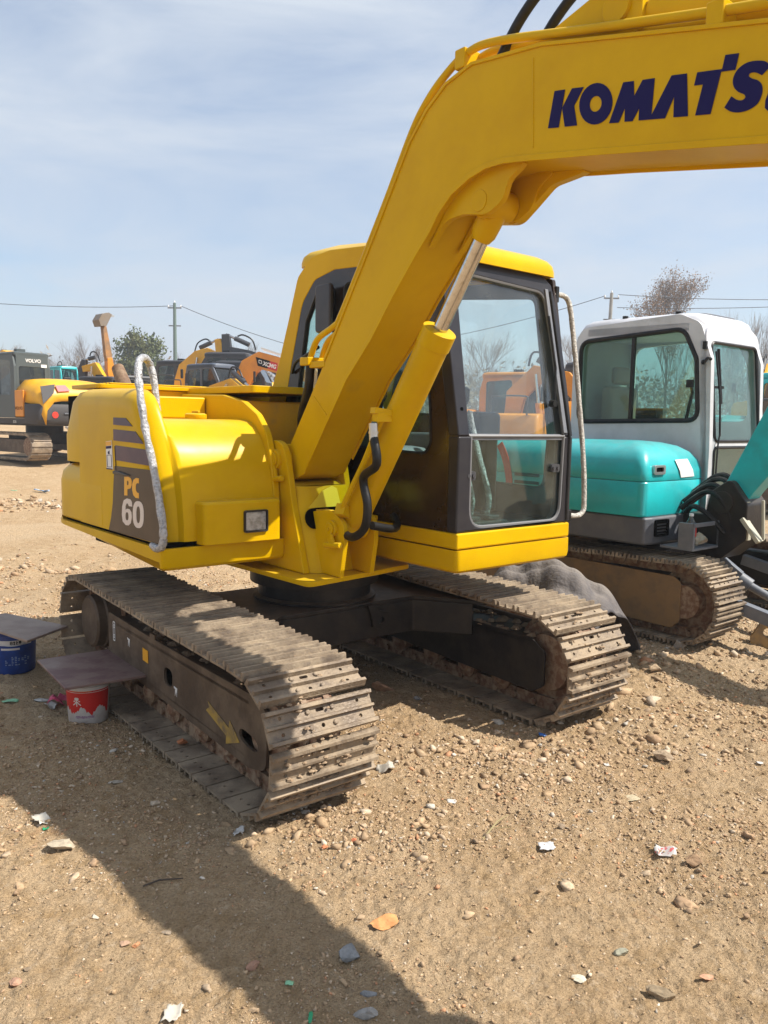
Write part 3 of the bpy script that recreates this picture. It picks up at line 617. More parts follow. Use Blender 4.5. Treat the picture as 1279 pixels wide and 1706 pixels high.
# arm cylinder on top
for y in (-.245, -.09):
    g = G(); g.plate(rnd([(1.72, 3.12), (2.16, 3.245), (2.30, 3.215), (2.30, 3.05), (2.2, 3.0), (1.9, 3.05)], [.02, .05, .08, .05, 0, 0], 5), [], PL, y, y + .035); mk('cylinder_bracket', g, YEL, boom, .004)
g = G(); g.cyl((2.20, -.262, 3.145), (2.20, -.04, 3.145), .055, n=24); mk('bracket_pin', g, YEL, boom, .002)
d = Vector((1, 0, -.30)).normalized()
g = G(); c = Vector((2.205, -.15, 3.145)); g.cyl(c + d * .10, c + d * 1.30, .078, n=32); g.cyl(c, c + d * .10, .05, n=20); g.cyl(c + d * 1.30, c + d * 1.36, .088, n=32); ac = mk('arm_cylinder', g, YEL, root, .006)
g = G(); g.cyl(c + d * 1.36, c + d * 2.05, .035, n=20); mk('cylinder_rod', g, CHR, ac)
# arm and bucket, which stand outside the picture and throw its shadow
g = G(); g.plate(rnd([(4.14, 2.62), (4.28, 2.52), (4.16, 2.25), (4.20, 1.5), (4.25, .98), (4.15, .95), (4.0, 1.4), (3.86, 2.05), (3.72, 2.25), (3.74, 2.40), (3.95, 2.55)], .05, 4), [], PL, -.25, -.05); g.v = [(p[0] + .30, p[1], p[2] + .10) for p in g.v]; arm = mk('arm', g, YEL, root, .008)
bo = [(4.22, .98), (4.38, .88), (4.40, .60), (4.20, .33), (3.92, .28), (3.70, .40), (3.72, .42), (3.92, .31), (4.18, .36), (4.36, .61), (4.34, .85), (4.20, .93)]
g = G(); g.plate(bo, [], PL, -.48, .18)
for y in (-.49, .17): g.plate([(4.22, .98), (4.38, .88), (4.40, .60), (4.20, .33), (3.92, .28), (3.70, .40), (4.05, .8)], [], PL, y, y + .015)
g.v = [(p[0] + .30, p[1], p[2] + .05) for p in g.v]; bk = mk('bucket', g, DRKM, root, .004)
for y in (-.46, -.31, -.15, .01, .15):
    g = G(); g.plate([(3.80, .33), (3.62, .43), (3.60, .455), (3.80, .38)], [], PL, y - .025, y + .025); g.v = [(p[0] + .30, p[1], p[2] + .05) for p in g.v]; mk('bucket_tooth', g, GAL, bk, .004)
# lift cylinder
c0 = Vector((.55, -.15, 1.09)); c1 = Vector((1.558, -.15, 2.604)); d = (c1 - c0).normalized(); Lc = (c1 - c0).length
g = G(); g.tube([c0 + d * .03, c0 + d * .10, c0 + d * 1.16, c0 + d * 1.165], [.06, .079, .079, .074], 36); g.tube([c0 + d * 1.13, c0 + d * 1.215, c0 + d * 1.22], [.084, .084, .06], 36)
g.lathe([(.066, -.085), (.066, .085)], c0, 'y', 24)
lc = mk('lift_cylinder', g, YEL, root, .003)
g = G(); g.cyl(c0 + d * 1.20, c1 - d * .12, .0365, n=28); mk('chrome_rod', g, CHR, lc)
g = G(); g.tube([c1 - d * .16, c1 - d * .13, c1 - d * .04, c1], [.042, .056, .062, .05], 24); g.lathe([(.066, -.075), (.066, .075)], c1, 'y', 24); mk('rod_eye', g, YEL, lc, .003)
nrm = Vector((-d.z, 0, d.x)) * -1.0                    # towards the front of the cylinder
side_ = Vector((0, -1, 0))
f0 = c0 + d * .72 + side_ * .10; p = smooth([f0, c0 + d * .66 + side_ * .105 + nrm * -.01, c0 + d * .45 + side_ * .105, c0 + d * .18 + side_ * .115, c0 + d * .10 + side_ * .10], 6)
g = G(); g.tube(p, .016, 10); g.box(-.02, .02, -.02, .02, -.03, .03)
g.v = g.v[:-8]; g.f = g.f[:-6]
g.bar(c0 + d * .72 + side_ * .07, c0 + d * .72 + side_ * .16, .05, .045); g.bar(c0 + d * .74 + side_ * .02, c0 + d * .76 + side_ * .17 - Vector((.03, 0, 0)), .05, .03); g.bar(c0 + d * .10 + side_ * .06, c0 + d * .14 + side_ * .13, .06, .06)
mk('cylinder_pipe', g, YEL, lc, .002)
h0 = c0 + d * .72 + side_ * .16 - Vector((.015, 0, .03))
g = G(); g.cyl(h0, h0 - Vector((-.005, 0, .085)), .023, n=14); g.cyl(h0 - Vector((-.003, 0, .04)), h0 - Vector((-.003, 0, .052)), .026, n=14); mk('hose_fitting', g, GAL, lc)
q = smooth([h0 - Vector((-.005, 0, .07)), h0 - Vector((-.03, 0, .20)), Vector((.80, -.26, 1.38)), Vector((.83, -.255, 1.24)), Vector((.80, -.25, 1.12)), Vector((.70, -.25, 1.06)), Vector((.58, -.23, 1.08)), Vector((.44, -.19, 1.13)), Vector((.36, -.16, 1.14))], 7)
g = G(); g.tube(q, .0225, 12); mk('lift_hose', g, RUB, root)
q = smooth([Vector((.80, -.20, 1.13)), Vector((.78, -.05, 1.10)), Vector((.70, .06, 1.10)), Vector((.60, .12, 1.14))], 6)
g = G(); g.tube(q, .022, 12); mk('lift_hose', g, RUB, root)
g = G(); g.cyl((.335, -.21, 1.135), (.42, -.19, 1.13), .024, n=10); g.box(.33, .40, -.245, -.17, 1.15, 1.175); mk('hose_connector', g, YELW, root, .004)
# ---------------------------------------------------------------- cab of the yellow excavator
CR, CL = .165, 1.118
g = G(); g.plate(rnd([(1.062, 1.0), (1.062, 1.088), (-.86, 1.088), (-.86, 1.0)], 0), [], PL, CR, CL)
cab = mk('cab', g, YEL, root, .012)
def shell(y0, y1, nm):
    outl = rnd([(-.86, 1.09), (.40, 1.09), (.40, 1.12), (-.60, 1.15), (-.62, 1.70), (-.52, 2.05), (-.40, 2.42), (-.26, 2.55), (-.05, 2.585), (.85, 2.53), (.85, 2.57), (.30, 2.68), (-.10, 2.712), (-.30, 2.70), (-.455, 2.59), (-.56, 2.33), (-.68, 2.05), (-.82, 1.78), (-.88, 1.62)],
               [0, 0, 0, .02, .1, .2, .2, .1, .1, .01, .02, .2, .2, .1, .1, .2, .2, .1, .05], 4)
    g = G(); g.plate(outl, [], PL, y0, y1); return mk(nm, g, YEL, cab, .01)
shell(CR, CR + .035, 'side_shell'); shell(CL - .035, CL, 'side_shell')
def dark_wall(y0, y1, big):
    outl = rnd([(-.61, 1.09), (1.045, 1.09), (1.045, 1.60), (.885, 2.53), (-.05, 2.59), (-.27, 2.555), (-.40, 2.42), (-.53, 2.05), (-.63, 1.70)], [0, .0, 0, .02, .1, .1, .1, .1, .1], 4)
    holes = [rnd([(-.47, 1.74), (-.07, 1.72), (-.05, 2.49), (-.24, 2.46), (-.35, 2.30)], .05, 4)]
    holes.append(rnd([(.06, 1.52), (.80, 1.50), (.84, 1.56), (.83, 1.75), (.74, 2.43), (.05, 2.50)], .06, 4) if not big else rnd([(.04, 1.30), (.88, 1.28), (.90, 1.6), (.76, 2.43), (.05, 2.50)], .07, 4))
    g = G(); g.plate(outl, holes, PL, y0, y1); wl = mk('side_wall', g, CABB, cab, .004)
    ym = (y0 + y1) / 2
    for h in holes:
        g = G(); g.plate(h, [], PL, ym - .002, ym + .003); mk('side_window', g, GLG if not big else GLS, wl, smooth_=False)
    for h in holes:                                      # rubber seal round each pane
        g = G(); g.tube([(p[0], y0 - .001, p[1]) for p in h + h[:2]], .008, 6); mk('window_seal', g, RUB, wl)
dark_wall(CR + .004, CR + .032, False); dark_wall(CL - .032, CL - .004, True)
# front frame : lower upright part and upper part that leans back
FP = lambda a, b, w_: (1.05 - max(0., b - 1.6) * .188 + w_, a, b)
g = G(); lo_hole = rnd([(.262, 1.60), (.262, 1.11), (1.03, 1.105), (1.045, 1.60)], [0, .11, .10, 0], 6)
lo_out = [(CR - .003, 1.60), (CR - .003, 1.09), (CL, 1.088), (CL, 1.60), (1.045, 1.60)] + lo_hole[:0]
g.plate([(CR - .003, 1.60), (CR - .003, 1.089), (CL + .003, 1.089), (CL + .003, 1.60), (1.045, 1.60)] + [p for p in lo_hole[::-1] if p[1] < 1.599][:] + [(.262, 1.60)], [], FP, -.07, .008)
ff = mk('front_frame', g, CABG, cab, .012)
up_hole = rnd([(.245, 1.60), (1.045, 1.60), (1.03, 2.10), (1.005, 2.44), (.30, 2.47), (.27, 2.40)], [0, 0, 0, .08, .06, .0], 6)
uo = [(CR - .003, 1.60), (CR - .003, 2.40), (.20, 2.53), (.34, 2.56), (1.0, 2.54), (1.075, 2.49), (1.105, 2.35), (CL + .003, 1.9), (CL + .003, 1.60), (1.045, 1.60)]
inner = [p for p in up_hole if p[1] > 1.601]
inner = inner  # runs right side up, over the top and down the left
g = G(); g.plate(uo + inner + [(.245, 1.60)], [], FP, -.07, .008); mk('front_frame', g, CABG, cab, .010)
g = G(); g.plate([(.262, 1.12), (.262, 1.575), (1.042, 1.575), (1.028, 1.115)] if False else rnd([(.262, 1.585), (.262, 1.112), (1.03, 1.107), (1.045, 1.585)], [0, .11, .10, 0], 6), [], FP, -.022, -.016); mk('lower_windscreen', g, GLG, cab, smooth_=False)
g = G(); g.plate(up_hole, [], FP, -.022, -.016); mk('windscreen', g, GLS, cab, smooth_=False)
g = G(); g.plate(rect(.25, 1.04, 1.578, 1.612), [], FP, -.03, -.004); mk('windscreen_rail', g, GREYP, cab, .004)
g = G(); g.tube([Vector(FP(p[0], p[1], -.004)) for p in lo_hole], .010, 6); g.tube([Vector(FP(p[0], p[1], -.004)) for p in up_hole], .010, 6)
mk('windscreen_seal', g, pm('grey_rubber', (.16, .16, .165), .5), ff)
for a, b in ((.265, 1.39), (.975, 1.415)):
    g = G(); g.plate(rnd(rect(a - .035, a + .04, b - .024, b + .024), .014, 4), [], FP, -.012, .002)
    for q in (-.018, .02): g.cyl(FP(a + q, b, .0), FP(a + q, b, .010), .011, n=12)
    mk('pane_latch', g, DRKM, ff)
g = G(); g.cyl(FP(.205, 1.74, .004), FP(.205, 1.74, .0095), .011, n=12); mk('rubber_plug', g, BLK, ff)
# dark visor under the roof lip, channels at the far side
g = G(); g.plate([(.30, 2.47), (1.0, 2.44), (1.02, 2.56), (.30, 2.575)], [], FP, -.05, -.012); mk('visor_panel', g, RUB, cab, .004)
g = G(); g.plate([(1.03, 1.62), (1.062, 1.62), (1.028, 2.46), (1.0, 2.46)], [], FP, .006, .016); mk('glazing_channel', g, GREYP, ff, .003)
g = G(); g.tube([Vector(FP(1.085, 1.10, .01)), Vector(FP(1.085, 1.6, .01)), Vector(FP(1.05, 2.45, .01))], .009, 6); g.tube([Vector(FP(1.0, 2.30, .02)), Vector(FP(1.012, 2.0, .02)), Vector(FP(.97, 1.80, .02)), Vector(FP(.95, 1.79, .02))], .007, 6); g.cyl(FP(.955, 1.79, .0), FP(.955, 1.79, .035), .02, n=12); mk('wiper', g, RUB, ff)
# roof
rs = []
for z, ins in ((2.50, .0), (2.585, 0), (2.62, .008), (2.645, .03), (2.66, .07), (2.668, .14), (2.67, .25)):
    o = rnd([(-.455 + ins * 1.3, CR + ins), (-.455 + ins * 1.3, CL - ins), (.915 - ins, CL - .005 - ins), (.915 - ins, CR + .005 + ins)], [.08, .08, .09, .09], 5)
    rs.append([(p[0], p[1], z + .105 - .130 * max(0, min(1, (p[0] - .1) / .8)) ** 1.3 - (.0 if p[0] > -.25 else .015)) for p in o])
rs = [[(p[0], p[1], q[2] - .028) for p, q in zip(rs[0], rs[1])]] + rs[1:]
mk('cab_roof', G().rings(rs), YEL, cab, ang=50)
g = G(); g.lathe([(.02, 0), (.03, .01), (.018, .02), (.018, .045), (.026, .05), (.01, .065)], (.28, .30, 2.655), n=12); mk('roof_bolt', g, YEL, cab)
# back wall with window
BK = lambda a, b, w_: (-.84 + max(0., b - 1.62) * .40 + w_, a, b)
g = G(); g.plate([(CR + .04, 1.09), (CL - .04, 1.09), (CL - .04, 1.62), (CL - .04, 2.58), (CR + .04, 2.58), (CR + .04, 1.62)][:0] or [(CR + .036, 1.63), (CL - .036, 1.63), (CL - .036, 2.60), (CR + .036, 2.60)], [rnd([(.27, 1.72), (1.01, 1.72), (1.01, 2.46), (.27, 2.46)], .07, 4)], BK, 0, .03); mk('rear_wall', g, CABG, cab, .004)
g = G(); g.plate(rnd([(.27, 1.72), (1.01, 1.72), (1.01, 2.46), (.27, 2.46)], .07, 4), [], BK, .012, .017); mk('rear_window', g, GLS, cab, smooth_=False)
g = G(); g.box(-.86, -.83, CR + .036, CL - .036, 1.09, 1.66); g.box(-.8, 1.0, CR + .036, CL - .036, 1.07, 1.10); mk('cab_floor', g, CABG, cab)
g = G(); g.plate(rnd(rect(.615, .645, 1.72, 2.46), .004, 2), [], BK, .02, .035); mk('window_post', g, RUB, cab)
# inside : seat, consoles, wrapped levers
g = G()
rs = [[(p[0], p[1], z) for p in rnd(rect(-.42 + i, .10 - i, .42 + i, .90 - i), .08, 4)] for z, i in ((1.36, .03), (1.40, 0), (1.47, 0), (1.50, .03), (1.51, .08))]
g.rings(rs)
rs = [[(-.42 + (z - 1.5) * -.18 + p[0], p[1], z) for p in rnd(rect(-.06 + i, .07 - i, .43 + i * 2, .89 - i * 2), .05, 4)] for z, i in ((1.46, 0), (1.75, 0), (1.90, .01), (1.96, .04))]
g.rings(rs)
st = mk('operator_seat', g, SEATM, cab, ang=60)
g = G(); g.box(-.36, .04, .50, .82, 1.10, 1.37); mk('seat_base', g, RUB, st)
for y in (.26, .96):
    g = G(); g.box(-.30, .34, y - .07, y + .07, 1.10, 1.60); g.box(.18, .36, y - .065, y + .065, 1.60, 1.66); cs = mk('side_console', g, GREYP, cab, .03)
    g = G(); g.cyl((.28, y, 1.66), (.31, y, 1.80), .012, n=8); g.tube([(.31, y, 1.79), (.315, y, 1.82), (.32, y, 1.89), (.322, y, 1.90)], [.018, .027, .024, .01], 10); mk('joystick', g, RUB, cs)
for y0, y1, s_ in ((.52, .44, .83), (.66, .585, .83)):
    g = G(); q = smooth([(s_ - .02, y0, 1.14), (s_, y0 - .01, 1.25), (s_ - .06, (y0 + y1) / 2, 1.48), (s_ - .10, y1, 1.70), (s_ - .10, y1, 1.74)], 6); g.tube(q, .017, 9, jit=.12); mk('wrapped_travel_lever', g, BUB, cab)
g = G()
for y in (.48, .64): g.box(s_ - .14, s_ + .06, y - .045, y + .045, 1.12, 1.14); g.bar((s_ - .02, y, 1.10), (s_ - .02, y, 1.16), .04, .04)
g.box(.72, .92, .40, .72, 1.095, 1.112); mk('pedal_set', g, DRKM, cab, .004)
g = G(); g.box(.42, .62, .76, .98, 1.58, 1.74); g.box(.40, .64, .80, .94, 1.12, 1.6); mk('monitor_pod', g, RUB, cab, .03)
# mirror seen behind the boom
m0 = U.at(527, 556, l=.10); m1 = U.at(556, 470, l=.10)
g = G(); g.plate(rnd(rect(m0.x, m1.x - .02, m0.z, m1.z), .03, 4), [], PL, .085, .12); mi = mk('mirror', g, CABB, cab, .012)
g = G(); g.tube(smooth([(-.50, .16, 1.98), (-.40, .12, 2.04), (-.24, .10, 2.08), (-.12, .10, 2.12)], 5), .011, 8); mk('mirror_arm', g, RUB, mi)
# rope-wrapped handrail on the far front pillar
q = smooth([(.885, 1.10, 2.44), (.89, 1.16, 2.445), (.895, 1.215, 2.43), (.905, 1.245, 2.36), (.94, 1.262, 2.1), (.985, 1.275, 1.75), (1.02, 1.285, 1.45), (1.035, 1.29, 1.20), (1.035, 1.275, 1.135), (1.035, 1.22, 1.118), (1.035, 1.13, 1.125)], 7)
g = G(); g.tube(q, .0155, 10, jit=.07); hr = mk('wrapped_handrail', g, ROPE, cab)
for q in ((.86, .905, 1.105, 1.135, 2.395, 2.49), (1.01, 1.055, 1.115, 1.145, 1.09, 1.16)):
    g = G(); g.box(*q); mk('handrail_bracket', g, RUB, hr, .006)
# ---------------------------------------------------------------- THE TEAL EXCAVATOR on the right
TO = Vector((.05, 3.45, .12))
TX = thing('compact_excavator', 'teal compact excavator with a silver grey cab standing beside the yellow one', 'excavator', CEN + Fv * TO.x + Lv * TO.y + Zv * TO.z, FU)
MTL = Matrix.Translation(-TO)
class _F:
    def __call__(s, name, g, mat, parent=None, bevel=0., **k): return mk(name, g.xf(MTL), mat, parent, bevel, **k)
tk = _F()
me2 = shoe_mesh(.40, .104, True)
C2 = [(1.08, .305, .27), (-.95, .305, .27)]
for yc in (2.58, 4.32):
    track(TX, Matrix.Translation((-TO.x, yc - TO.y, 0)), C2, .40, 0, .104, me2, sag=.02, phase=.2)
TAN = pm('muddy_ochre_frame', (.26, .155, .065), .7, col2=(.18, .115, .06), scale=6, bump=.002, bscale=30)
for yc, s_ in ((2.58, -1), (4.32, 1)):
    g = G(); g.plate(rnd([(-.9, .26), (1.0, .22), (1.06, .28), (1.06, .56), (1.0, .60), (-.9, .62)], .04, 3), [], PL, yc + s_ * .14, yc + s_ * .126); f_ = tk('track_frame', g, TAN, TX, .005)
    g = G(); g.box(-.9, 1.0, yc - .12, yc + .12, .30, .58); tk('frame_beam', g, DKP, TX, .01)
    for xx in (1.08, -.95):
        g = G(); g.lathe([(.05, -.13), (.12, -.13), (.13, -.05), (.24, -.04), (.245, .04), (.13, .05), (.12, .13), (.05, .13)], (xx, yc, .425), 'y', 28); tk('idler_wheel', g, RUST, TX)
g = G(); g.box(-.4, .5, 2.7, 4.2, .42, .66); g.lathe([(.35, .66), (.35, .83)], (.05, 3.45, 0), n=32); tk('carbody', g, DKP, TX, .01)
# house
g = G(); g.plate(rnd([(.79, 2.36), (.81, 2.44), (.81, 3.20), (.81, 4.05), (-.7, 4.1), (-1.25, 3.9), (-1.45, 3.45), (-1.25, 2.7), (-.7, 2.36)], [.03, .03, 0, .1, .1, .3, .4, .3, .2], 5), [], PZ, .80, 1.005)
sk = tk('skirt_panel', g, pm('skirt_grey', (.085, .09, .105), .5, col2=(.12, .12, .125), scale=5), TX, .02)
g = G(); g.plate(rnd(rect(2.46, 2.64, .86, .985), .015, 3), [rnd(rect(2.475, 2.625, .875, .97), .01, 3)], PS, .806, .826)
for i in range(4): g.plate(rect(2.475, 2.625, .885 + i * .024, .893 + i * .024), [], PS, .806, .822)
g.box(.80, .808, 2.47, 2.63, .87, .975); tk('vent_grille', g, BLK, sk)
def tplan(ins, z, l1=3.14):
    o = rnd([(.785 - ins, 2.345 + ins), (.785 - ins, l1), (-1.0, l1), (-1.40 + ins, 3.1), (-1.2 + ins, 2.6), (-.8, 2.345 + ins)], [.06, 0, 0, .3, .3, .2], 5)
    return [(p[0], p[1], z) for p in o]
g = G().rings([tplan(.006, 1.008), tplan(0, 1.02), tplan(0, 1.255), tplan(.004, 1.262)]); tk('side_cover', g, TEAL, TX, ang=30)
# domed upper cover, rounded at the front and at the outer edge and at the cab end
def dome(ins, z):
    o = rnd([(.785 - ins, 2.345 + ins), (.785 - ins, 3.20 - ins * 1.4), (-1.0, 3.20 - ins * 1.4), (-1.40 + ins, 3.1 - ins), (-1.2 + ins, 2.6 + ins * .5), (-.8, 2.345 + ins)], [.07, .08, 0, .3, .3, .2], 5)
    return [(p[0], p[1], z) for p in o]
g = G().rings([dome(.004, 1.266), dome(0, 1.275), dome(.004, 1.34), dome(.025, 1.415), (dome(.065, 1.475)), dome(.125, 1.52), dome(.20, 1.545), dome(.30, 1.558)]); tc_ = tk('upper_cover', g, TEAL, TX, ang=60)
g = G(); g.plate(rnd(rect(2.45, 2.60, 1.315, 1.385), .02, 4), [rnd(rect(2.475, 2.575, 1.335, 1.368), .012, 3)], PS, .765, .797); tk('cover_handle', g, GAL, tc_, .003)
g = G(); g.plate(rnd(rect(2.475, 2.575, 1.335, 1.368), .012, 3), [], PS, .76, .786); tk('handle_recess', g, BLK, tc_)
g = G(); NS = lambda a, b, w_: (.789 - max(0, b - 1.34) * .30 + w_, a, b)
for q in ([(2.77, 1.42), (2.95, 1.425), (2.995, 1.34), (2.805, 1.34)], [(2.805, 1.34), (2.995, 1.34), (3.02, 1.29), (2.83, 1.285)]): g.plate(q, [], NS, 0, .002)
tk('paper_notice', g, WHT, tc_, smooth_=False)
# louvres, red stripe and lettering on the near side, seen through the yellow cab
for i in range(6):
    g = G(); g.plate(rnd(rect(-.44, -.18, .93 + i * .062, .955 + i * .062), .008, 2), [], PL, 2.338, 2.346); tk('louvre', g, BLK, TX)
g = G(); q = smooth([(-.62, 1.50, 0), (-.55, 1.38, 0), (-.50, 1.2, 0), (-.50, 1.03, 0)], 4); st_ = stroke([(p[0], p[1]) for p in q], .07); g.plate(st_, [], PL, 2.339, 2.345); tk('red_stripe', g, REDP, TX, smooth_=False)
t_ = text_mesh('SK', .13, 'maker_letters', WHT, Matrix.Translation(-TO) @ Matrix.Translation((-.02, 2.341, 1.10)) @ Matrix.Rotation(R(90), 4, 'X'), TX, bold=.004)
# cab
ca, cb_, cf, cz = 3.15, 4.02, .80, 1.0
def tside(y0, y1):
    outl = rnd([(-.50, 1.50 if y0 < 3.5 else cz), (-.50, 2.35), (-.42, 2.52), (.52, 2.56), (.70, 2.48), (.80, 2.20), (.83, 1.5), (.83, cz), (.60, cz)], [0, .1, .14, .16, .12, .1, .1, 0, 0], 5)
    hole = rnd([(-.42, 1.70), (-.42, 2.40), (.56, 2.44), (.68, 2.2), (.72, 1.72)], [.09, .10, .12, .1, .09], 6)
    g = G(); g.plate(outl, [hole], PL, y0, y1); return g, hole
g, hole = tside(ca, ca + .05); tcab = tk('cab', g, SILV, TX, .02)
g = G(); g.tube([(p[0], ca + .002, p[1]) for p in hole + hole[:2]], .02, 8); tk('window_rubber', g, RUB, tcab)
for s0, s1 in ((-.42, .10), (.10, .72)):
    hp = [p for p in hole]
    g = G(); q = rnd([(s0, 1.70), (s0, 2.42), (s1 - (.05 if s1 > .5 else 0), 2.44), (s1, 1.72)], [.05, .05, .1, .05], 4); g.plate(q, [], PL, ca + (.02 if s1 > .5 else .03), ca + (.025 if s1 > .5 else .035)); tk('sliding_window', g, GLG, tcab, smooth_=False)
g = G(); g.bar((.10, ca + .02, 1.70), (.10, ca + .02, 2.43), .03, .025, (0, 1, 0)); tk('window_post', g, RUB, tcab)
g = G(); g.box(.60, .66, ca + .005, ca + .02, 1.98, 2.04); tk('window_latch', g, RUB, tcab)
g, hole2 = tside(cb_ - .05, cb_); tk('cab_wall', g, SILV, tcab, .02)
g = G(); g.plate(hole2, [], PL, cb_ - .03, cb_ - .025); tk('side_window', g, GLG, tcab, smooth_=False)
TFm = lambda a, b, w_: (.83 - max(0., b - 1.5) ** 1.5 * .10 + w_, a, b)
fo = rnd([(ca, cz), (ca, 2.46), (cb_, 2.46), (cb_, cz)], [0, .12, .12, 0], 4); wh = rnd([(ca + .075, 1.56), (ca + .075, 2.33), (cb_ - .06, 2.33), (cb_ - .06, 1.56)], .05, 4); wl = rnd([(ca + .075, 1.05), (ca + .075, 1.51), (cb_ - .06, 1.51), (cb_ - .06, 1.05)], .04, 4)
g = G(); g.plate(fo, [wh, wl], TFm, -.05, .0); tk('cab_front', g, SILV, tcab, .015)
for h_, nm in ((wh, 'windscreen'), (wl, 'lower_windscreen')):
    g = G(); g.plate(h_, [], TFm, -.03, -.025); tk(nm, g, GLG, tcab, smooth_=False)
    g = G(); g.tube([Vector(TFm(p[0], p[1], -.002)) for p in h_ + h_[:2]], .014, 6); tk('window_rubber', g, RUB, tcab)
rs = []
for z, ins in ((2.44, 0), (2.50, .0), (2.545, .02), (2.575, .06), (2.59, .13), (2.595, .25)):
    rs.append([(p[0], p[1], z - .05 * max(0, p[0] - .3)) for p in rnd(rect(-.47 + ins, .72 - ins, ca + ins, cb_ - ins), .12, 5)])
tk('cab_roof', G().rings(rs), SILV, tcab, ang=60)
g = G(); g.plate(rnd(rect(.15, .62, ca + .22, cb_ - .12), .1, 5), [], lambda a, b, w_: (a, b, 2.585 - .06 * max(0, a - .3) + w_), 0, .015); tk('roof_hatch', g, GREYP, tcab, .005)
g = G()
for x, y in ((-.05, ca + .1), (.42, ca + .14), (.5, cb_ - .14)): g.cyl((x, y, 2.56), (x, y, 2.60), .025, n=10)
tk('roof_plugs', g, RUB, tcab)
g = G(); g.box(-.5, -.46, ca + .05, cb_ - .05, cz, 2.45); tk('rear_wall', g, pm('pale_cab_liner', (.33, .34, .30), .7), tcab)
g = G(); g.box(-.48, .8, ca + .05, cb_ - .05, 1.0, 1.03); tk('cab_floor', g, GREYP, tcab)
g = G(); g.box(-.30, .10, 3.38, 3.80, 1.35, 1.52); g.box(-.36, -.24, 3.38, 3.80, 1.5, 2.02); g.box(-.33, -.26, 3.47, 3.71, 2.04, 2.2); tk('operator_seat', g, pm('tan_vinyl', (.30, .23, .16), .6), tcab, .04)
g = G(); g.box(.10, .30, 3.24, 3.34, 1.1, 1.82); g.tube([(.5, 3.35, 1.7), (.55, 3.35, 1.95), (.52, 3.36, 2.02)], .015, 8); tk('console', g, RUB, tcab, .02)
g = G(); q = [Vector(TFm(ca + .12, 1.60, .02)), Vector(TFm(ca + .11, 1.9, .03)), Vector(TFm(ca + .10, 2.26, .02))]; g.tube(q, .008, 6); g.tube([Vector(TFm(ca + .14, 1.85, .02)), Vector(TFm(ca + .14, 2.28, .02))], .012, 6); g.bar(TFm(ca + .06, 1.98, .0), TFm(ca + .16, 1.98, .03), .02, .02); g.tube(smooth([TFm(ca + .12, 1.62, .02), TFm(ca + .09, 1.5, .02), TFm(ca + .08, 1.2, .02), TFm(ca + .02, 1.05, .02)], 4), .007, 6); tk('wiper', g, RUB, tcab)
g = G(); g.tube(smooth([(.74, ca - .01, 2.18), (.76, ca - .04, 2.16), (.79, ca - .03, 2.20), (.80, ca, 2.19)], 4), .012, 8); g.box(.735, .765, ca - .02, ca + .0, 2.27, 2.33); tk('lamp_bracket', g, RUB, tcab)
g = G(); g.tube(smooth([(.70, cb_ + .0, 2.22), (.70, cb_ + .08, 2.21), (.72, cb_ + .10, 2.1), (.78, cb_ + .10, 1.6), (.80, cb_ + .08, 1.5), (.80, cb_, 1.48)], 5), .014, 8); tk('grab_rail', g, GAL, tcab)
# swing post, boom and hoses at the front
g = G(); g.plate(rnd([(.78, .72), (1.12, .70), (1.30, .86), (1.30, 1.12), (1.16, 1.30), (1.02, 1.20), (.98, 1.02), (.80, 1.02)], .05, 4), [], PL, 2.86, 3.16); tk('swing_post', g, DKP, TX, .01)
tb = [(1.02, 1.10), (1.10, 1.28), (1.42, 1.95), (1.72, 2.24), (2.05, 2.30), (3.10, 2.20), (3.20, 2.05), (3.05, 1.88), (2.15, 1.98), (1.92, 1.94), (1.62, 1.62), (1.30, 1.20), (1.20, 1.04), (1.08, 1.02)]
g = G(); g.plate(tb, [], PL, 2.93, 3.10); tbm = tk('boom', g, TEAL, TX, .008)
g = G(); g.cyl((1.11, 2.85, 1.12), (1.11, 3.18, 1.12), .085, n=24); tk('boom_foot_pin', g, DKP, tbm, .004)
g = G(); g.plate(rnd([(3.12, 2.36), (3.25, 2.2), (3.02, 1.5), (2.85, .92), (2.75, .95), (2.86, 1.6), (2.98, 2.1), (2.95, 2.3)], .04, 3), [], PL, 2.94, 3.09); tk('arm', g, TEAL, TX, .008)
bo2 = [(2.80, .98), (2.95, .90), (3.05, .62), (2.92, .36), (2.66, .30), (2.46, .38), (2.48, .41), (2.66, .34), (2.90, .40), (3.0, .62), (2.92, .86), (2.80, .92)]
g = G(); g.plate(bo2, [], PL, 2.75, 3.28)
for y in (2.745, 3.27): g.plate([(2.80, .98), (2.95, .90), (3.05, .62), (2.92, .36), (2.66, .30), (2.46, .38), (2.7, .8)], [], PL, y, y + .014)
tk('bucket', g, TAN, TX, .004)
for k_, (l, a) in enumerate(((2.88, .0), (2.92, .05), (2.98, .02), (3.02, .09), (3.06, .12))):
    q = smooth([(.80, l - .05, 1.05 + a), (.95, l, 1.18 + a), (1.08, l - .02, 1.16 + a), (1.18, l, .98 + a * .5), (1.12, l + .02, .82)], 5); g = G(); g.tube(q, .02, 8); tk('hydraulic_hose', g, RUB, TX)
g = G(); g.tube(smooth([(.80, 2.90, 1.0), (.92, 2.80, 1.08), (1.05, 2.80, 1.02), (1.15, 2.84, .9)], 5), .02, 8); tk('hydraulic_hose', g, RUB, TX)
g = G(); g.bar((1.28, 2.90, 1.14), (1.30, 2.90, .86), .05, .02); g.bar((1.27, 2.87, 1.02), (1.40, 2.87, .86), .07, .03); g.bar((1.40, 2.88, 1.16), (1.42, 2.88, .88), .018, .018); tk('swing_stop_bar', g, pm('pale_dusty_metal', (.42, .40, .31), .6), TX, .003)
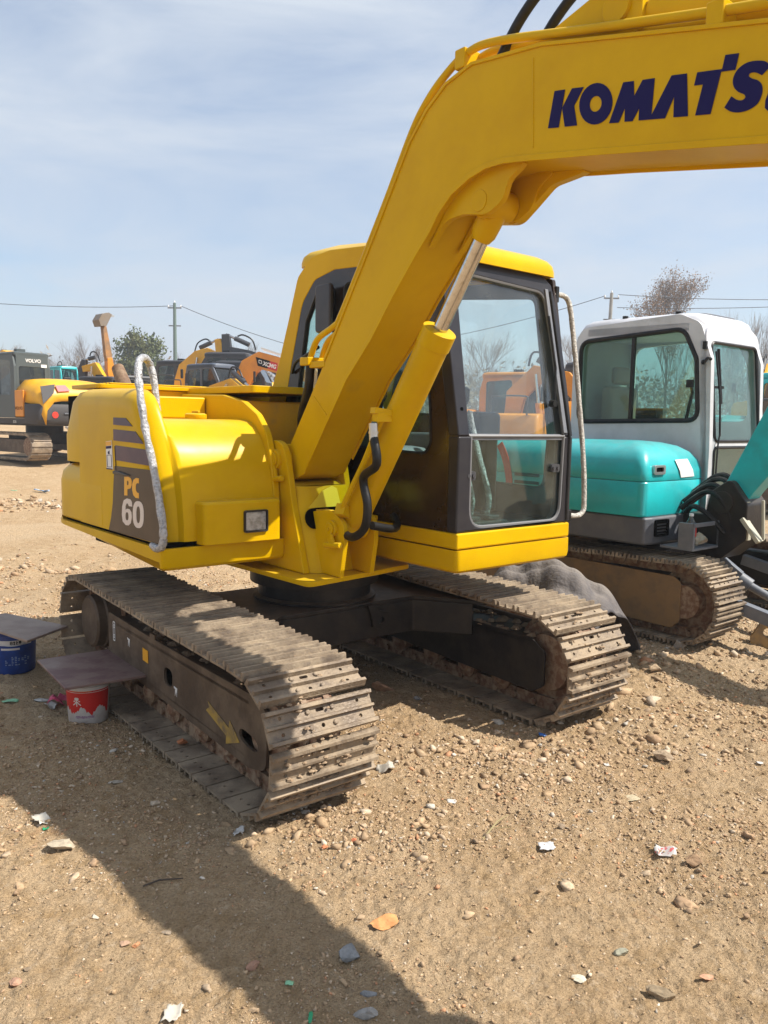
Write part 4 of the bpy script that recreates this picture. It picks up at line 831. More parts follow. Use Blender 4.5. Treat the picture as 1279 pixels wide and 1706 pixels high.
g = G(); g.bar((.92, 3.10, .70), (1.12, 3.18, .53), .10, .09); g.cyl((.84, 3.1, .70), (1.20, 3.2, .47), .055, n=16); g.cyl((1.19, 3.197, .476), (1.62, 3.3, .26), .032, n=16); tk('blade_cylinder', g, GREYP, TX, .004)
g = G(); g.bar((.7, 2.80, .52), (1.75, 2.78, .30), .07, .09); g.bar((.7, 4.1, .52), (1.75, 4.12, .30), .07, .09); g.plate([(1.75, .14), (1.86, .12), (1.82, .3), (1.85, .50), (1.78, .50), (1.74, .3)], [], PL, 2.95, 4.45); tk('dozer_blade', g, GREYP, TX, .004)
# step box bolted to the front, with a bottle and a sack left in it
g = G(); g.box(.98, 1.10, 2.50, 2.525, .80, .985); g.box(.84, 1.10, 2.50, 3.0, .785, .803); g.box(1.085, 1.10, 2.50, 3.0, .955, .985); g.box(1.08, 1.102, 2.86, 2.91, .80, .958); g.box(.84, 1.10, 2.98, 3.0, .803, .985)
tk('step_box', g, GREYP, TX, .004)
W_ = lambda s_, l, z: CEN + Fv * s_ + Lv * l + Zv * z
bt = thing('plastic_bottle', 'clear plastic bottle with a red label standing in the grey step box', 'bottle', W_(1.02, 2.60, .805), .3)
g = G(); g.lathe([(.0, 0), (.036, .002), (.04, .01), (.04, .15), (.036, .17), (.018, .205), (.014, .215), (.014, .225)], (0, 0, 0), n=20); mk('bottle_body', g, BOTL, bt)
g = G(); g.lathe([(.0408, .075), (.0408, .145)], (0, 0, 0), n=20, caps=False); mk('bottle_label', g, REDP, bt)
g = G(); g.lathe([(.016, .222), (.016, .24), (.012, .242)], (0, 0, 0), n=14); mk('bottle_cap', g, WHT, bt)
def lump(name, label, cat, loc, sz, mat, seed=0, sub=2, amp=.28, flat=.6, rz=0., group=None, smooth_=False):
    import bmesh
    rg = random.Random(seed); b = bmesh.new(); bmesh.ops.create_icosphere(b, subdivisions=sub, radius=1)
    offs = [Vector((rg.uniform(-1, 1), rg.uniform(-1, 1), rg.uniform(-1, 1))).normalized() for _ in range(14)]; cut = [rg.uniform(.38, .78) for _ in range(14)]
    for v in b.verts:
        p = v.co.copy()
        for d_, c_ in zip(offs, cut):
            e = p.dot(d_)
            if e > c_: p -= d_ * (e - c_)
        p *= 1 + amp * .3 * rg.uniform(-1, 1)
        v.co = (p.x * sz[0], p.y * sz[1], p.z * sz[2])
    me = bpy.data.meshes.new(name); b.to_mesh(me); b.free()
    o = link(name, me, mat, None, smooth_=smooth_, ang=28); o.location = loc; o.rotation_euler = (0, 0, rz)
    return tag(o, label, cat, group)
lump('cloth_sack', 'crumpled tan sack stuffed in the step box beside the bottle', 'sack', W_(1.0, 2.74, .845), (.10, .085, .055), pm('tan_sackcloth', (.38, .30, .20), .8, col2=(.5, .42, .32), scale=20), 3, 3, .5, smooth_=True)
# worn lug of an attachment lying at the right edge
ap = W_(1.42, 3.02, .0)
g = G(); g.plate(rnd([(-.10, 0), (.12, 0), (.13, .12), (.06, .27), (-.03, .27), (-.10, .14)], [.02, .02, .05, .06, .06, .05], 5), [circ(.015, .19, .035, 14)], PL, -.03, .03)
o = mk('attachment_lug', g, pm('worn_ochre_paint', (.40, .25, .09), .6, col2=(.25, .17, .09), scale=14), None, .006); o.location = ap; o.rotation_euler = (0, 0, FU + .5); tag(o, 'worn ochre steel lug with a round hole standing on the dirt before the teal excavator', 'machine part')
# dusty cloth over the heap between the two machines
g = G(); rs = []
ny, nx = 38, 46
def tarp_z(u, v):
    x = -.45 + 1.42 * u; y = 1.28 + .86 * v
    hx = math.exp(-((x - .45) / .62) ** 4); hy = math.sin(math.pi * min(1, max(0, v))) ** .55
    f1 = abs(math.sin(7 * u + 5 * v + .6)) ** .6; f2 = abs(math.sin(13 * v - 6 * u + 1.1)) ** .7; f3 = abs(math.sin(19 * u + 9 * v)) ** .8
    z = (.61 + .085 * f1 - .02 * u) * hx * hy + .06 * (f2 - .5) * hx * hy + .03 * (f3 - .5) * hy
    return (x, y, max(.0, z))
for i in range(nx + 1): rs.append([tarp_z(i / nx, j / ny) for j in range(ny + 1)])
g.rings(rs, closed=False, caps=False)
g.v = [(p[0], p[1] , p[2]) for p in g.v]
o = mk('dust_cloth', g, pm('grey_dusty_cloth', (.085, .078, .082), .85, col2=(.17, .15, .135), scale=5, lo=.42, hi=.68, bump=.008, bscale=40, up=((.30, .25, .20), .38)), None, ang=80)
o.location = CEN; o.rotation_euler = (0, 0, FU); sm_ = o.modifiers.new('sub', 'SUBSURF'); sm_.levels = sm_.render_levels = 1
so_ = o.modifiers.new('thick', 'SOLIDIFY'); so_.thickness = .008
tag(o, 'grey dusty cloth draped over a heap between the yellow and the teal excavator', 'cloth')
# ---------------------------------------------------------------- ground
def vnoise(x, y, seed):
    rs = np.random.RandomState(seed); tb = rs.rand(256, 256)
    xi = np.floor(x).astype(int); yi = np.floor(y).astype(int); fx = x - xi; fy = y - yi
    fx = fx * fx * (3 - 2 * fx); fy = fy * fy * (3 - 2 * fy)
    a = tb[xi % 256, yi % 256]; b = tb[(xi + 1) % 256, yi % 256]; c = tb[xi % 256, (yi + 1) % 256]; d = tb[(xi + 1) % 256, (yi + 1) % 256]
    return (a * (1 - fx) + b * fx) * (1 - fy) + (c * (1 - fx) + d * fx) * fy - .5
def terrain(x, y, fine=True):
    x = np.asarray(x, float); y = np.asarray(y, float); r = np.hypot(x, y)
    z = .0026 * np.clip(r - 9.5, 0, None) ** 1.9
    z = 2.1 * (1 - np.exp(-z / 2.1))
    ux = (x - CEN.x) * Fv.x + (y - CEN.y) * Fv.y; ul = (x - CEN.x) * Lv.x + (y - CEN.y) * Lv.y
    z += .115 * np.exp(-((ux - .1) / 1.7) ** 4 - ((ul - 3.5) / 1.35) ** 4)
    flat = np.exp(-((ux - .0) / 1.55) ** 6 - (ul / 1.25) ** 6)     # the tracks have pressed this patch level
    amp = 1 - .85 * flat
    z += amp * (.085 * vnoise(x * .8 + 9, y * .8, 1) + .05 * vnoise(x * 2.1, y * 2.1, 2)) * np.clip((r - .5) / 3, 0.35, 1.6)
    z += .022 * vnoise(x * 6, y * 6, 3) * (.4 + .6 * amp) + .012 * vnoise(x * 15, y * 15, 4) - .016 * flat - .012
    if fine:
        z += .018 * np.abs(vnoise(x * 27, y * 27, 5)) + .013 * vnoise(x * 52, y * 52, 6) + .008 * vnoise(x * 88, y * 88, 7)
    # a trampled mud ridge on the left and rubble beyond it
    z += .10 * np.exp(-((x + 5.2) / 1.6) ** 2 - ((y - 9.0) / .7) ** 2) * (.6 + 1.2 * vnoise(x * 5, y * 5, 8))
    return z
def axis(a0, a1, st, lo, hi, grow=1.09):
    m = list(np.arange(a0, a1, st)); s = st; p = m[-1]
    while p < hi: s *= grow; p += s; m.append(p)
    s = st; p = m[0]; q = []
    while p > lo: s *= grow; p -= s; q.append(p)
    return np.array(q[::-1] + m)
gx = axis(-2.4, 3.1, .0125, -700, 700); gy = axis(1.3, 5.6, .0125, -60, 1100)
X, Y = np.meshgrid(gx, gy); Zg = terrain(X, Y)
nx, ny = len(gx), len(gy)
me = bpy.data.meshes.new('ground')
co = np.stack([X, Y, Zg], -1).reshape(-1, 3).astype(np.float32)
i0 = (np.arange(ny - 1)[:, None] * nx + np.arange(nx - 1)[None, :]).ravel()
fc = np.stack([i0, i0 + 1, i0 + nx + 1, i0 + nx], 1).astype(np.int32)
def fast_mesh(me, co, fc):
    n, k = fc.shape
    me.vertices.add(len(co)); me.vertices.foreach_set('co', co.ravel()); me.loops.add(n * k); me.loops.foreach_set('vertex_index', fc.ravel())
    me.polygons.add(n); me.polygons.foreach_set('loop_start', np.arange(0, n * k, k, dtype=np.int32)); me.update(calc_edges=True)
fast_mesh(me, co, fc)
m, t, b = newmat('bare_dirt'); n_ = t.nodes.new; k_ = t.links.new
geo = n_('ShaderNodeNewGeometry')
def noi(sc, det=8, ro=.6, dist=0.):
    q = n_('ShaderNodeTexNoise'); q.inputs['Scale'].default_value = sc; q.inputs['Detail'].default_value = det; q.inputs['Roughness'].default_value = ro; q.inputs['Distortion'].default_value = dist; k_(geo.outputs['Position'], q.inputs['Vector']); return q.outputs[0]
def rmp(src, a, b_):
    q = n_('ShaderNodeMapRange'); q.inputs['From Min'].default_value = a; q.inputs['From Max'].default_value = b_; k_(src, q.inputs['Value']); return q.outputs[0]
def mixc(f, c1, c2):
    q = n_('ShaderNodeMixRGB'); k_(f, q.inputs['Fac'])
    for s_, c in (('Color1', c1), ('Color2', c2)):
        if isinstance(c, tuple): q.inputs[s_].default_value = (*c, 1)
        else: k_(c, q.inputs[s_])
    return q.outputs[0]
c = mixc(rmp(noi(1.3, 6), .40, .62), (.485, .335, .190), (.55, .395, .235))
c = mixc(rmp(noi(9, 9, .7), .46, .64), c, (.42, .28, .145))
c = mixc(rmp(noi(.55, 6, .6, .6), .50, .62), c, (.53, .385, .235))
c = mixc(rmp(noi(30, 6, .7), .54, .70), c, (.58, .44, .29))
c = mixc(rmp(noi(4.2, 8, .7, .4), .62, .74), c, (.47, .255, .14))
c = mixc(rmp(noi(110, 4, .7), .50, .75), c, (.25, .165, .095))
k_(c, b.inputs['Base Color']); b.inputs['Roughness'].default_value = .96; b.inputs['Specular IOR Level'].default_value = .15
b1 = n_('ShaderNodeBump'); b1.inputs['Distance'].default_value = .020; k_(noi(75, 7, .65), b1.inputs['Height'])
b2 = n_('ShaderNodeBump'); b2.inputs['Distance'].default_value = .035; k_(noi(18, 7, .65), b2.inputs['Height']); k_(b1.outputs[0], b2.inputs['Normal'])
k_(b2.outputs[0], b.inputs['Normal'])
structure(link('ground', me, m, None, smooth_=True, ang=180))

# ---------------------------------------------------------------- gravel and clods : colour from a per-stone attribute
def stone_mat(name):
    m, t, b = newmat(name); a = t.nodes.new('ShaderNodeAttribute'); a.attribute_name = 'stone_colour'
    geo = t.nodes.new('ShaderNodeNewGeometry'); no = t.nodes.new('ShaderNodeTexNoise'); no.inputs['Scale'].default_value = 90; no.inputs['Detail'].default_value = 5; t.links.new(geo.outputs['Position'], no.inputs['Vector'])
    x = t.nodes.new('ShaderNodeMixRGB'); x.blend_type = 'MULTIPLY'; x.inputs['Fac'].default_value = .5; t.links.new(a.outputs['Color'], x.inputs['Color1'])
    r = t.nodes.new('ShaderNodeMapRange'); r.inputs['From Min'].default_value = .3; r.inputs['From Max'].default_value = .7; r.inputs['To Min'].default_value = .55; r.inputs['To Max'].default_value = 1.3; t.links.new(no.outputs[0], r.inputs['Value']); t.links.new(r.outputs[0], x.inputs['Color2'])
    t.links.new(x.outputs[0], b.inputs['Base Color']); b.inputs['Roughness'].default_value = .92; b.inputs['Specular IOR Level'].default_value = .2
    return m
STM = stone_mat('stones')
def ico(sub):
    import bmesh
    b = bmesh.new(); bmesh.ops.create_icosphere(b, subdivisions=sub, radius=1); b.verts.ensure_lookup_table()
    v = np.array([q.co[:] for q in b.verts]); f = np.array([[q.index for q in p.verts] for p in b.faces]); b.free(); return v, f
PAL = np.array([[.36, .25, .15], [.40, .30, .20], [.30, .20, .12], [.45, .36, .26], [.36, .25, .15], [.33, .225, .13], [.38, .27, .165], [.40, .36, .30], [.46, .24, .13], [.27, .19, .12], [.52, .46, .38]])
PW = np.array([.20, .15, .12, .09, .13, .14, .11, .02, .03, .03, .008]); PW = PW / PW.sum()
def scatter(name, pos, size, sub, seed, flat=(.45, .9)):
    rs = np.random.RandomState(seed); v, f = ico(sub); n = len(pos); nv = len(v)
    V = v[None] * (1 + .34 * rs.randn(n, nv, 1).clip(-1.5, 1.5)); sc = np.stack([rs.uniform(.8, 1.6, n), rs.uniform(.55, 1.05, n), rs.uniform(*flat, n)], -1)
    V = V * sc[:, None] * size[:, None, None]; a = rs.uniform(0, 6.28, n); ca, sa = np.cos(a)[:, None], np.sin(a)[:, None]
    tl = rs.uniform(-.35, .35, n)[:, None]
    x, y, z = V[..., 0], V[..., 1], V[..., 2]; z2 = z + x * tl; xx = x * ca - y * sa; yy = x * sa + y * ca
    P = np.stack([xx + pos[:, 0:1], yy + pos[:, 1:2], z2 + pos[:, 2:3] + (size * sc[:, 2] * .18)[:, None]], -1)
    F = (f[None] + (np.arange(n) * nv)[:, None, None]).reshape(-1, 3).astype(np.int32)
    me = bpy.data.meshes.new(name); fast_mesh(me, P.reshape(-1, 3).astype(np.float32), F)
    ci = rs.choice(len(PAL), n, p=PW); c_ = PAL[ci] * rs.uniform(.95, 1.4, (n, 1)); col = np.ones((n, nv, 4)); col[..., :3] = c_[:, None]
    at = me.attributes.new('stone_colour', 'FLOAT_COLOR', 'POINT'); at.data.foreach_set('color', col.astype(np.float32).ravel())
    return stuff(link(name, me, STM, None, smooth_=False))
def spread(n, y0, y1, seed, power=1.0, clump=True):
    """random ground points, thinning with distance, inside the part of the yard the photo shows"""
    rs = np.random.RandomState(seed); o = []
    while sum(len(q) for q in o) < n:
        y = y0 * (y1 / y0) ** (rs.rand(n * 3) ** power); x = (rs.rand(n * 3) - .5) * 2 * (.62 * y + .5)
        if clump:
            d = vnoise(x * 1.3 + 40, y * 1.3, 21) + .7 * vnoise(x * 4, y * 4, 22); k = rs.rand(n * 3) < np.clip(.36 + 1.9 * d, .14, 1)
            x, y = x[k], y[k]
        o.append(np.stack([x, y], -1))
    p = np.concatenate(o)[:n]; return np.c_[p, terrain(p[:, 0], p[:, 1])]
rs_ = np.random.RandomState(5)
p = spread(46000, 1.45, 9.0, 11); scatter('gravel', p, .0031 * np.exp(.42 * rs_.randn(len(p))) * np.clip(p[:, 1] / 2.6, .75, 2.2), 1, 1)
p = spread(7500, 1.5, 12., 12); scatter('pebbles', p, .0058 * np.exp(.34 * rs_.randn(len(p))) * np.clip(p[:, 1] / 3.5, .8, 1.6), 1, 2)
p = spread(230, 1.6, 13., 13); scatter('small_rocks', p, .0140 * np.exp(.35 * rs_.randn(len(p))), 2, 3, (.4, .7))
# loose clods pushed up along the track ends and rubble heap on the left
q = np.random.RandomState(8); a = []
for cx, cy, sx, sy, n in ((.62, 3.9, .35, .18, 500), (1.55, 4.35, .35, .2, 400), (-6.4, 14.5, 2.2, .5, 700), (-4.9, 8.9, 1.0, .3, 220), (-.15, 3.15, .25, .12, 200), (1.95, 5.3, .5, .35, 300)):
    xx = cx + sx * q.randn(n); yy = cy + sy * q.randn(n); a.append(np.c_[xx, yy, terrain(xx, yy)])
a = np.concatenate(a); scatter('loose_clods', a, .0085 * np.exp(.5 * q.randn(len(a))) * np.clip(a[:, 1] / 3.8, 1, 3.2), 1, 4, (.5, .9))

# ---------------------------------------------------------------- single stones and litter
def gz(px, py): 
    g_ = ground_at(px, py)
    for _ in range(5): g_ = ground_at(px, py, float(terrain(g_.x, g_.y)))
    return g_
def stone(px, py, wpx, label, col, seed, cat='stone', hgt=.55, asp=.75, name='stone', group=None, zz=None):
    g_ = gz(px, py) if zz is None else ground_at(px, py, zz); d_ = (Vector((0, 0, CAM_H)) - g_).length; w_ = wpx / CAM_F * d_ / 2
    m_ = MATS.get('stone_%s' % (col,)) or pm('stone_%s' % (col,), col, .9, col2=tuple(c * .72 for c in col), scale=30, bump=.004, bscale=60, spec=.2)
    o = lump(name, label, cat, (g_.x, g_.y, g_.z + w_ * hgt * .45), (w_, w_ * asp, w_ * hgt), m_, seed, 3, .22); o.rotation_euler = (random.uniform(-.1, .1), random.uniform(-.1, .1), random.uniform(-.5, .5) if asp < 1 else 0)
    return tag(o, label, cat, group)
TANC, BRK, GRYC, DKB, CRM = (.40, .30, .20), (.50, .21, .10), (.35, .34, .32), (.24, .165, .10), (.55, .48, .38)
stone(578, 1594, 46, 'blocky blue grey stone lying in the boom shadow near the bottom edge', (.27, .275, .275), 1, hgt=.62)
stone(1103, 1264, 36, 'tan angular stone on open dirt below the right track of the teal excavator', TANC, 2)
stone(1156, 1436, 34, 'rounded brown stone beside the folded white and red paper scrap', (.34, .22, .13), 3)
stone(1107, 1664, 58, 'long brown stone at the bottom right of the yard casting a dark shadow', (.33, .25, .16), 4, hgt=.45, asp=.5)
stone(612, 1693, 46, 'big pale grey stone at the bottom edge inside the boom shadow', (.38, .36, .33), 5)
stone(616, 1660, 28, 'mid grey stone directly above the pale one at the bottom edge', (.27, .27, .265), 6)
stone(421, 1614, 26, 'reddish brown stone at the edge of the boom shadow low in the picture', (.42, .24, .16), 7)
stone(27, 1641, 24, 'reddish stone alone on sunlit dirt at the far left bottom', (.46, .27, .18), 8)
stone(157, 1530, 15, 'small cream stone on the sunlit dirt left of the shadow edge', CRM, 9)
stone(47, 1617, 17, 'small tan stone on the sunlit left just above the reddish one', TANC, 10)
stone(101, 1412, 44, 'pale sandy stone with a torn wrapper beside it on the left shadow edge', (.48, .40, .29), 11, hgt=.5)
stone(640, 1152, 50, 'flat broken brick leaning in the shade between the two tracks', (.42, .25, .15), 12, 'brick', .5, .5, 'brick_piece')
stone(303, 1239, 24, 'orange brick fragment resting on the bottom shoes of the left track', (.52, .20, .09), 13, 'brick', .7, .8, 'brick_piece', zz=.032)
stone(639, 1539, 62, 'flat orange brick slab crumbling on the sunlit dirt', (.62, .30, .12), 14, 'brick', .22, .62, 'brick_piece')
stone(228, 1576, 16, 'small orange brick chip beside a brown flake on the left shadow edge', (.55, .26, .13), 15, 'brick', .7, .8, 'brick_piece')
stone(206, 1573, 26, 'thin flat brown flake lying left of a small orange brick chip', (.42, .27, .18), 16, 'brick', .25, .5, 'brick_piece')
stone(590, 1401, 12, 'bright red brick chip right of the left track on sunlit dirt', (.58, .20, .10), 17, 'brick', .8, .8, 'brick_piece')
stone(541, 1412, 15, 'orange red brick chip just below the front of the left track', (.55, .21, .10), 18, 'brick', .5, .8, 'brick_piece')
stone(1177, 1631, 32, 'flat salmon brick sliver at the lower right', (.56, .32, .2), 19, 'brick', .3, .4, 'brick_piece')
stone(695, 1165, 14, 'small grey stone in the shade right of the broken brick', GRYC, 21)
stone(1133, 1080, 30, 'greyish rock touching the bottom of the teal excavator track', (.36, .30, .24), 22, hgt=.7)
stone(1089, 1118, 34, 'tan rock on the dirt in front of the teal excavator track', (.46, .34, .22), 23, hgt=.6)
stone(1127, 1120, 18, 'small tan rock right of the larger tan rock by the teal track', (.44, .33, .22), 24)
stone(1031, 1589, 26, 'pale greenish stone among fine gravel at the lower right', (.40, .38, .28), 25)
stone(966, 1632, 26, 'flat cream chip with a dark hole low on the sunlit dirt', (.60, .54, .42), 26, hgt=.25)
stone(934, 1378, 14, 'small dark tan stone alone above the white foam scrap', (.38, .29, .2), 27, hgt=.9)
stone(547, 1344, 11, 'tiny grey stone between the left track and the shadow edge', GRYC, 28)
stone(508, 1295 + 60, 20, 'pale flat stone just in front of the left track corner', (.5, .45, .38), 29, hgt=.4)
stone(318, 1325, 16, 'small clod of mud lying beside the bottom shoes of the left track', DKB, 30)
stone(195, 1392 - 88, 22, 'thin pale flat stone in the shade below the red paint bucket', (.42, .36, .28), 31, hgt=.22)
stone(70, 1168, 36, 'flat light grey slate left of the pink rag', (.50, .49, .45), 32, hgt=.16, asp=.55)
stone(277, 1555, 18, 'flat grey brown tile piece on the left shadow edge', (.36, .28, .2), 33, hgt=.3)
stone(1048, 1330, 34, 'very flat pale yellowish stone sunk in the dirt below a tan angular stone', (.50, .42, .28), 34, hgt=.14)
def sheet(name, px, py, wpx, hpx, label, cat, mat, seed, curl=.25, rz=0.):
    """a crumpled scrap : a small bent grid with thickness"""
    g_ = gz(px, py); d_ = (Vector((0, 0, CAM_H)) - g_).length; a = wpx / CAM_F * d_ * .85; b_ = hpx / CAM_F * d_ * 1.6
    rg = random.Random(seed); n = 7; rs = []
    ph = [rg.uniform(0, 6) for _ in range(4)]
    for i in range(n):
        row = []
        for j in range(n):
            u, v_ = i / (n - 1) - .5, j / (n - 1) - .5; e = 1 - .35 * abs(math.sin(ph[0] + 7 * (u + v_)))* (abs(u) + abs(v_))
            row.append((a * u * e, b_ * v_ * e, curl * a * (.35 + .3 * math.sin(5 * u + ph[1]) + .3 * math.sin(6 * v_ + ph[2] + 3 * u) + .12 * rg.uniform(-1, 1)) * .6))
        rs.append(row)
    g = G().rings(rs, closed=False, caps=False); o = mk(name, g, mat, None, ang=30); o.location = (g_.x, g_.y, g_.z + .004); o.rotation_euler = (0, 0, rz)
    sd_ = o.modifiers.new('thick', 'SOLIDIFY'); sd_.thickness = .0015
    return tag(o, label, cat)
PAPER = pm('white_paper', (.48, .45, .40), .7, col2=(.6, .58, .54), scale=40)
PAPR = pm('red_printed_paper', (.55, .51, .47), .7, col2=(.55, .12, .12), scale=38, lo=.55, hi=.6)
FOAM = pm('white_foam', (.55, .55, .55), .6)
GRNP = pm('green_plastic', (.02, .32, .14), .4); PALEG = pm('pale_green_plastic', (.25, .52, .30), .5)
PINK = pm('pink_rag', (.58, .055, .14), .85, col2=(.66, .15, .22), scale=20)
CLEAR = pm('dirty_film', (.50, .46, .39), .4, col2=(.5, .46, .38), scale=20)
sheet('foam_scrap', 910, 1412, 31, 16, 'white foam scrap lying flat on the sunlit dirt', 'foam scrap', FOAM, 1, .25)
sheet('paper_scrap', 1108, 1421, 40, 18, 'folded white paper scrap with red print beside a brown stone', 'paper', PAPR, 2, .45, -.2)
sheet('paper_scrap', 752, 1336, 20, 10, 'small white triangular paper chip on sunlit dirt right of the left track', 'paper', PAPER, 3, .2)
sheet('film_wrapper', 642, 1282, 38, 22, 'crumpled clear and green wrapper at the front right of the left track', 'wrapper', CLEAR, 4, .6)
sheet('film_wrapper', 70, 1368, 26, 24, 'torn clear wrapper with a green corner on the left shadow edge', 'wrapper', CLEAR, 5, .5, .8)
sheet('plastic_shard', 76, 1382, 10, 6, 'small green plastic corner under the torn wrapper on the left', 'plastic piece', GRNP, 6, .4)
sheet('plastic_shard', 17, 1169, 31, 9, 'pale green plastic shard in the shade at the left edge', 'plastic piece', PALEG, 7, .15)
sheet('plastic_shard', 517, 1697, 8, 16, 'narrow dark green plastic strip at the bottom edge', 'plastic piece', GRNP, 8, .3)
sheet('plastic_shard', 482, 1640, 16, 6, 'faint green plastic sliver in the lower part of the boom shadow', 'plastic piece', PALEG, 9, .2)
sheet('rag', 98, 1172, 34, 22, 'pink rag crumpled against the red paint bucket', 'rag', PINK, 10, .9)
sheet('tissue', 86, 1178, 20, 14, 'white crumpled tissue left of the pink rag', 'tissue', PAPER, 11, .9)
sheet('film_scrap', 70, 819, 30, 6, 'blue and white plastic film scrap lying on the far dirt at the left', 'plastic film', pm('blue_film', (.5, .6, .66), .5, col2=(.05, .16, .40), scale=9), 12, .3)
sheet('film_scrap', 23, 818, 12, 4, 'small green film scrap at the far left of the yard', 'plastic film', PALEG, 13, .3)
sheet('foil_scrap', 288, 1690, 30, 24, 'cream torn foil piece at the bottom edge on sunlit dirt', 'foil', CLEAR, 14, .4)
sheet('foil_scrap', 398, 1388, 20, 16, 'crumpled whitish scrap below the front corner of the left track', 'foil', PAPER, 15, .7)
sheet('bottle_cap_scrap', 903, 1226, 16, 8, 'bright blue plastic scrap below the front of the right yellow track', 'plastic piece', pm('blue_plastic', (.04, .15, .45), .4), 16, .5)
sheet('paper_chip', 1010, 1330 - 55, 10, 6, 'tiny white paper chip on the open dirt in the middle right', 'paper', PAPER, 17, .2)
sheet('paper_chip', 1265, 1272, 12, 6, 'tiny white paper chip at the right edge of the dirt', 'paper', PAPER, 18, .2)
g_ = gz(820, 1385)
g = G(); g.tube([(-.05, -.08, .01), (0, 0, .018), (.03, .06, .014), (.08, .10, .022)], [.003, .004, .0035, .002], 6); g.tube([(0, 0, .016), (.07, .0, .02)], .0018, 5); o = mk('twig', g, pm('dry_twig', (.30, .24, .12), .9), None); o.location = g_; tag(o, 'dry forked twig on the sunlit dirt right of the left track', 'twig')
g_ = gz(275, 1472)
g = G(); g.tube([(-.07, -.03, .008), (-.02, .0, .014), (.06, .02, .01)], [.003, .0035, .002], 6); o = mk('twig', g, pm('dark_twig', (.075, .055, .04), .9), None); o.location = g_; tag(o, 'thin dark twig lying in the boom shadow', 'twig')
# ---------------------------------------------------------------- buckets and boards
def pail(name, label, cx, cy, r0, r1, h, mat, rz=0.):
    z0 = float(terrain(cx, cy, False)) - .003
    t_ = thing(name, label, 'bucket', (cx, cy, z0), rz)
    g = G(); g.lathe([(r0 * .2, .002), (r0 - .006, 0), (r0, .006), (r1 - .002, h - .05), (r1 + .004, h - .048), (r1 + .005, h - .03), (r1, h - .028), (r1 + .002, h - .004), (r1 + .006, h), (r1 - .004, h), (r1 - .008, h - .01), (r0 - .008, .02), (r0 * .2, .02)], (0, 0, 0), n=44)
    mk('pail', g, mat, t_, ang=50); return t_, z0
bl_ = gz(148, 1206); db = Vector((bl_.x, bl_.y, 0)).normalized()
h_red = None
r_red = .112; c_ = bl_ + db * r_red; PAILW = pm('dirty_white_pail', (.62, .58, .54), .5, col2=(.45, .38, .34), scale=10, lo=.5, hi=.75)
rz = math.atan2(-c_.y, -c_.x) + math.pi / 2            # local -y towards the camera
rp, z0 = pail('paint_bucket', 'white paint bucket with a red label standing under a brown board beside the left track', c_.x, c_.y, .105, .118, .25, PAILW, rz + math.pi)
def wrap(name, parent, mat, rect_, r0, r1, h, off, shape=None, n=40):
    """a printed label following the tapered wall ; rect_ = (angle0, angle1, z0, z1), 0 faces the camera"""
    a0, a1, z0_, z1_ = rect_; rad = lambda z: r0 + (r1 - r0) * z / h + off; g = G(); rs = []
    for i in range(n + 1):
        a = a0 + (a1 - a0) * i / n; zl = z0_ if shape is None else shape(i / n)
        rs.append([(-rad(z) * math.sin(a), rad(z) * math.cos(a), z) for z in (zl, (zl + z1_) / 2, z1_)])
    g.rings(rs, closed=False, caps=False); return mk(name, g, mat, parent, ang=80)
def glyph(name, parent, mat, strokes, a0, zc, sc, wd, r0, r1, h, off):
    g = G()
    for s_ in strokes:
        o_ = stroke(s_, wd / sc); rad = lambda z: r0 + (r1 - r0) * z / h + off
        n = len(o_); vs = []
        for p in o_:
            z = zc + p[1] * sc; a = a0 + p[0] * sc / rad(z); vs.append((-rad(z) * math.sin(a), rad(z) * math.cos(a), z))
        g.add(vs, [tuple(range(n))])
    return mk(name, g, mat, parent, smooth_=False)
rr_ = random.Random(3); edge = [.075 + .022 * rr_.random() + .018 * math.sin(i * .45) for i in range(42)]
lab = wrap('red_label', rp, REDP, (-1.45, 1.15, .07, .205), .105, .118, .25, .0012, lambda u: edge[int(u * 40)])
wrap('label_line', rp, DECW, (-1.45, 1.15, .190, .1925), .105, .118, .25, .0022)
glyph('label_character', rp, DECW, [[(-.5, .75), (.5, .75)], [(-.25, 1.0), (-.25, .5)], [(.25, 1.0), (.25, .5)], [(0, 1.0), (0, -.95)], [(-.75, .15), (.75, .2)], [(-.1, .1), (-.4, -.35), (-.85, -.7)], [(.1, .1), (.4, -.3), (.9, -.65)], [(-.5, .5), (.4, .45)]], -.55, .138, .026, .0055, .105, .118, .25, .0024)
text_like = pm('purple_print', (.25, .06, .22), .6)
rl = random.Random(9)
glyph('label_small_print', rp, text_like, [[(x + rl.uniform(0, .1), y), (x + rl.uniform(.25, .5), y + rl.uniform(-.05, .05))] for y in (0, -.45, .35) for x in np.arange(-3, 6, .55)], -.35, .052, .011, .0035, .105, .118, .25, .0014)
glyph('label_small_print', rp, DECY, [[(x, 0), (x + .3, 0)] for x in np.arange(-6, 6, .5)], -.3, .1985, .009, .0022, .105, .118, .25, .0024)
def board(name, label, px4, z, thick, mat):
    pts = [ground_at(x, y, z) for x, y in px4]; cx = sum((p.x for p in pts)) / 4; cy = sum((p.y for p in pts)) / 4
    g = G(); g.plate([(p.x - cx, p.y - cy) for p in pts], [], lambda a, b, w_: (a, b, w_), -thick, 0); o = mk(name, g, mat, None, .004); o.location = (cx, cy, z)
    return tag(o, label, 'board')
WOOD = pm('mauve_brown_board', (.215, .140, .115), .55, col2=(.15, .075, .07), scale=7, lo=.45, hi=.6, col3=(.30, .24, .20), scale3=3, lo3=.58, hi3=.75, bump=.001, bscale=60)
BZ = z0 + .25 + .0165
board('scrap_board', 'mauve brown square board laid over the red labelled paint bucket', [(62, 1099), (180, 1081), (258, 1122), (108, 1146)], BZ, .016, WOOD)
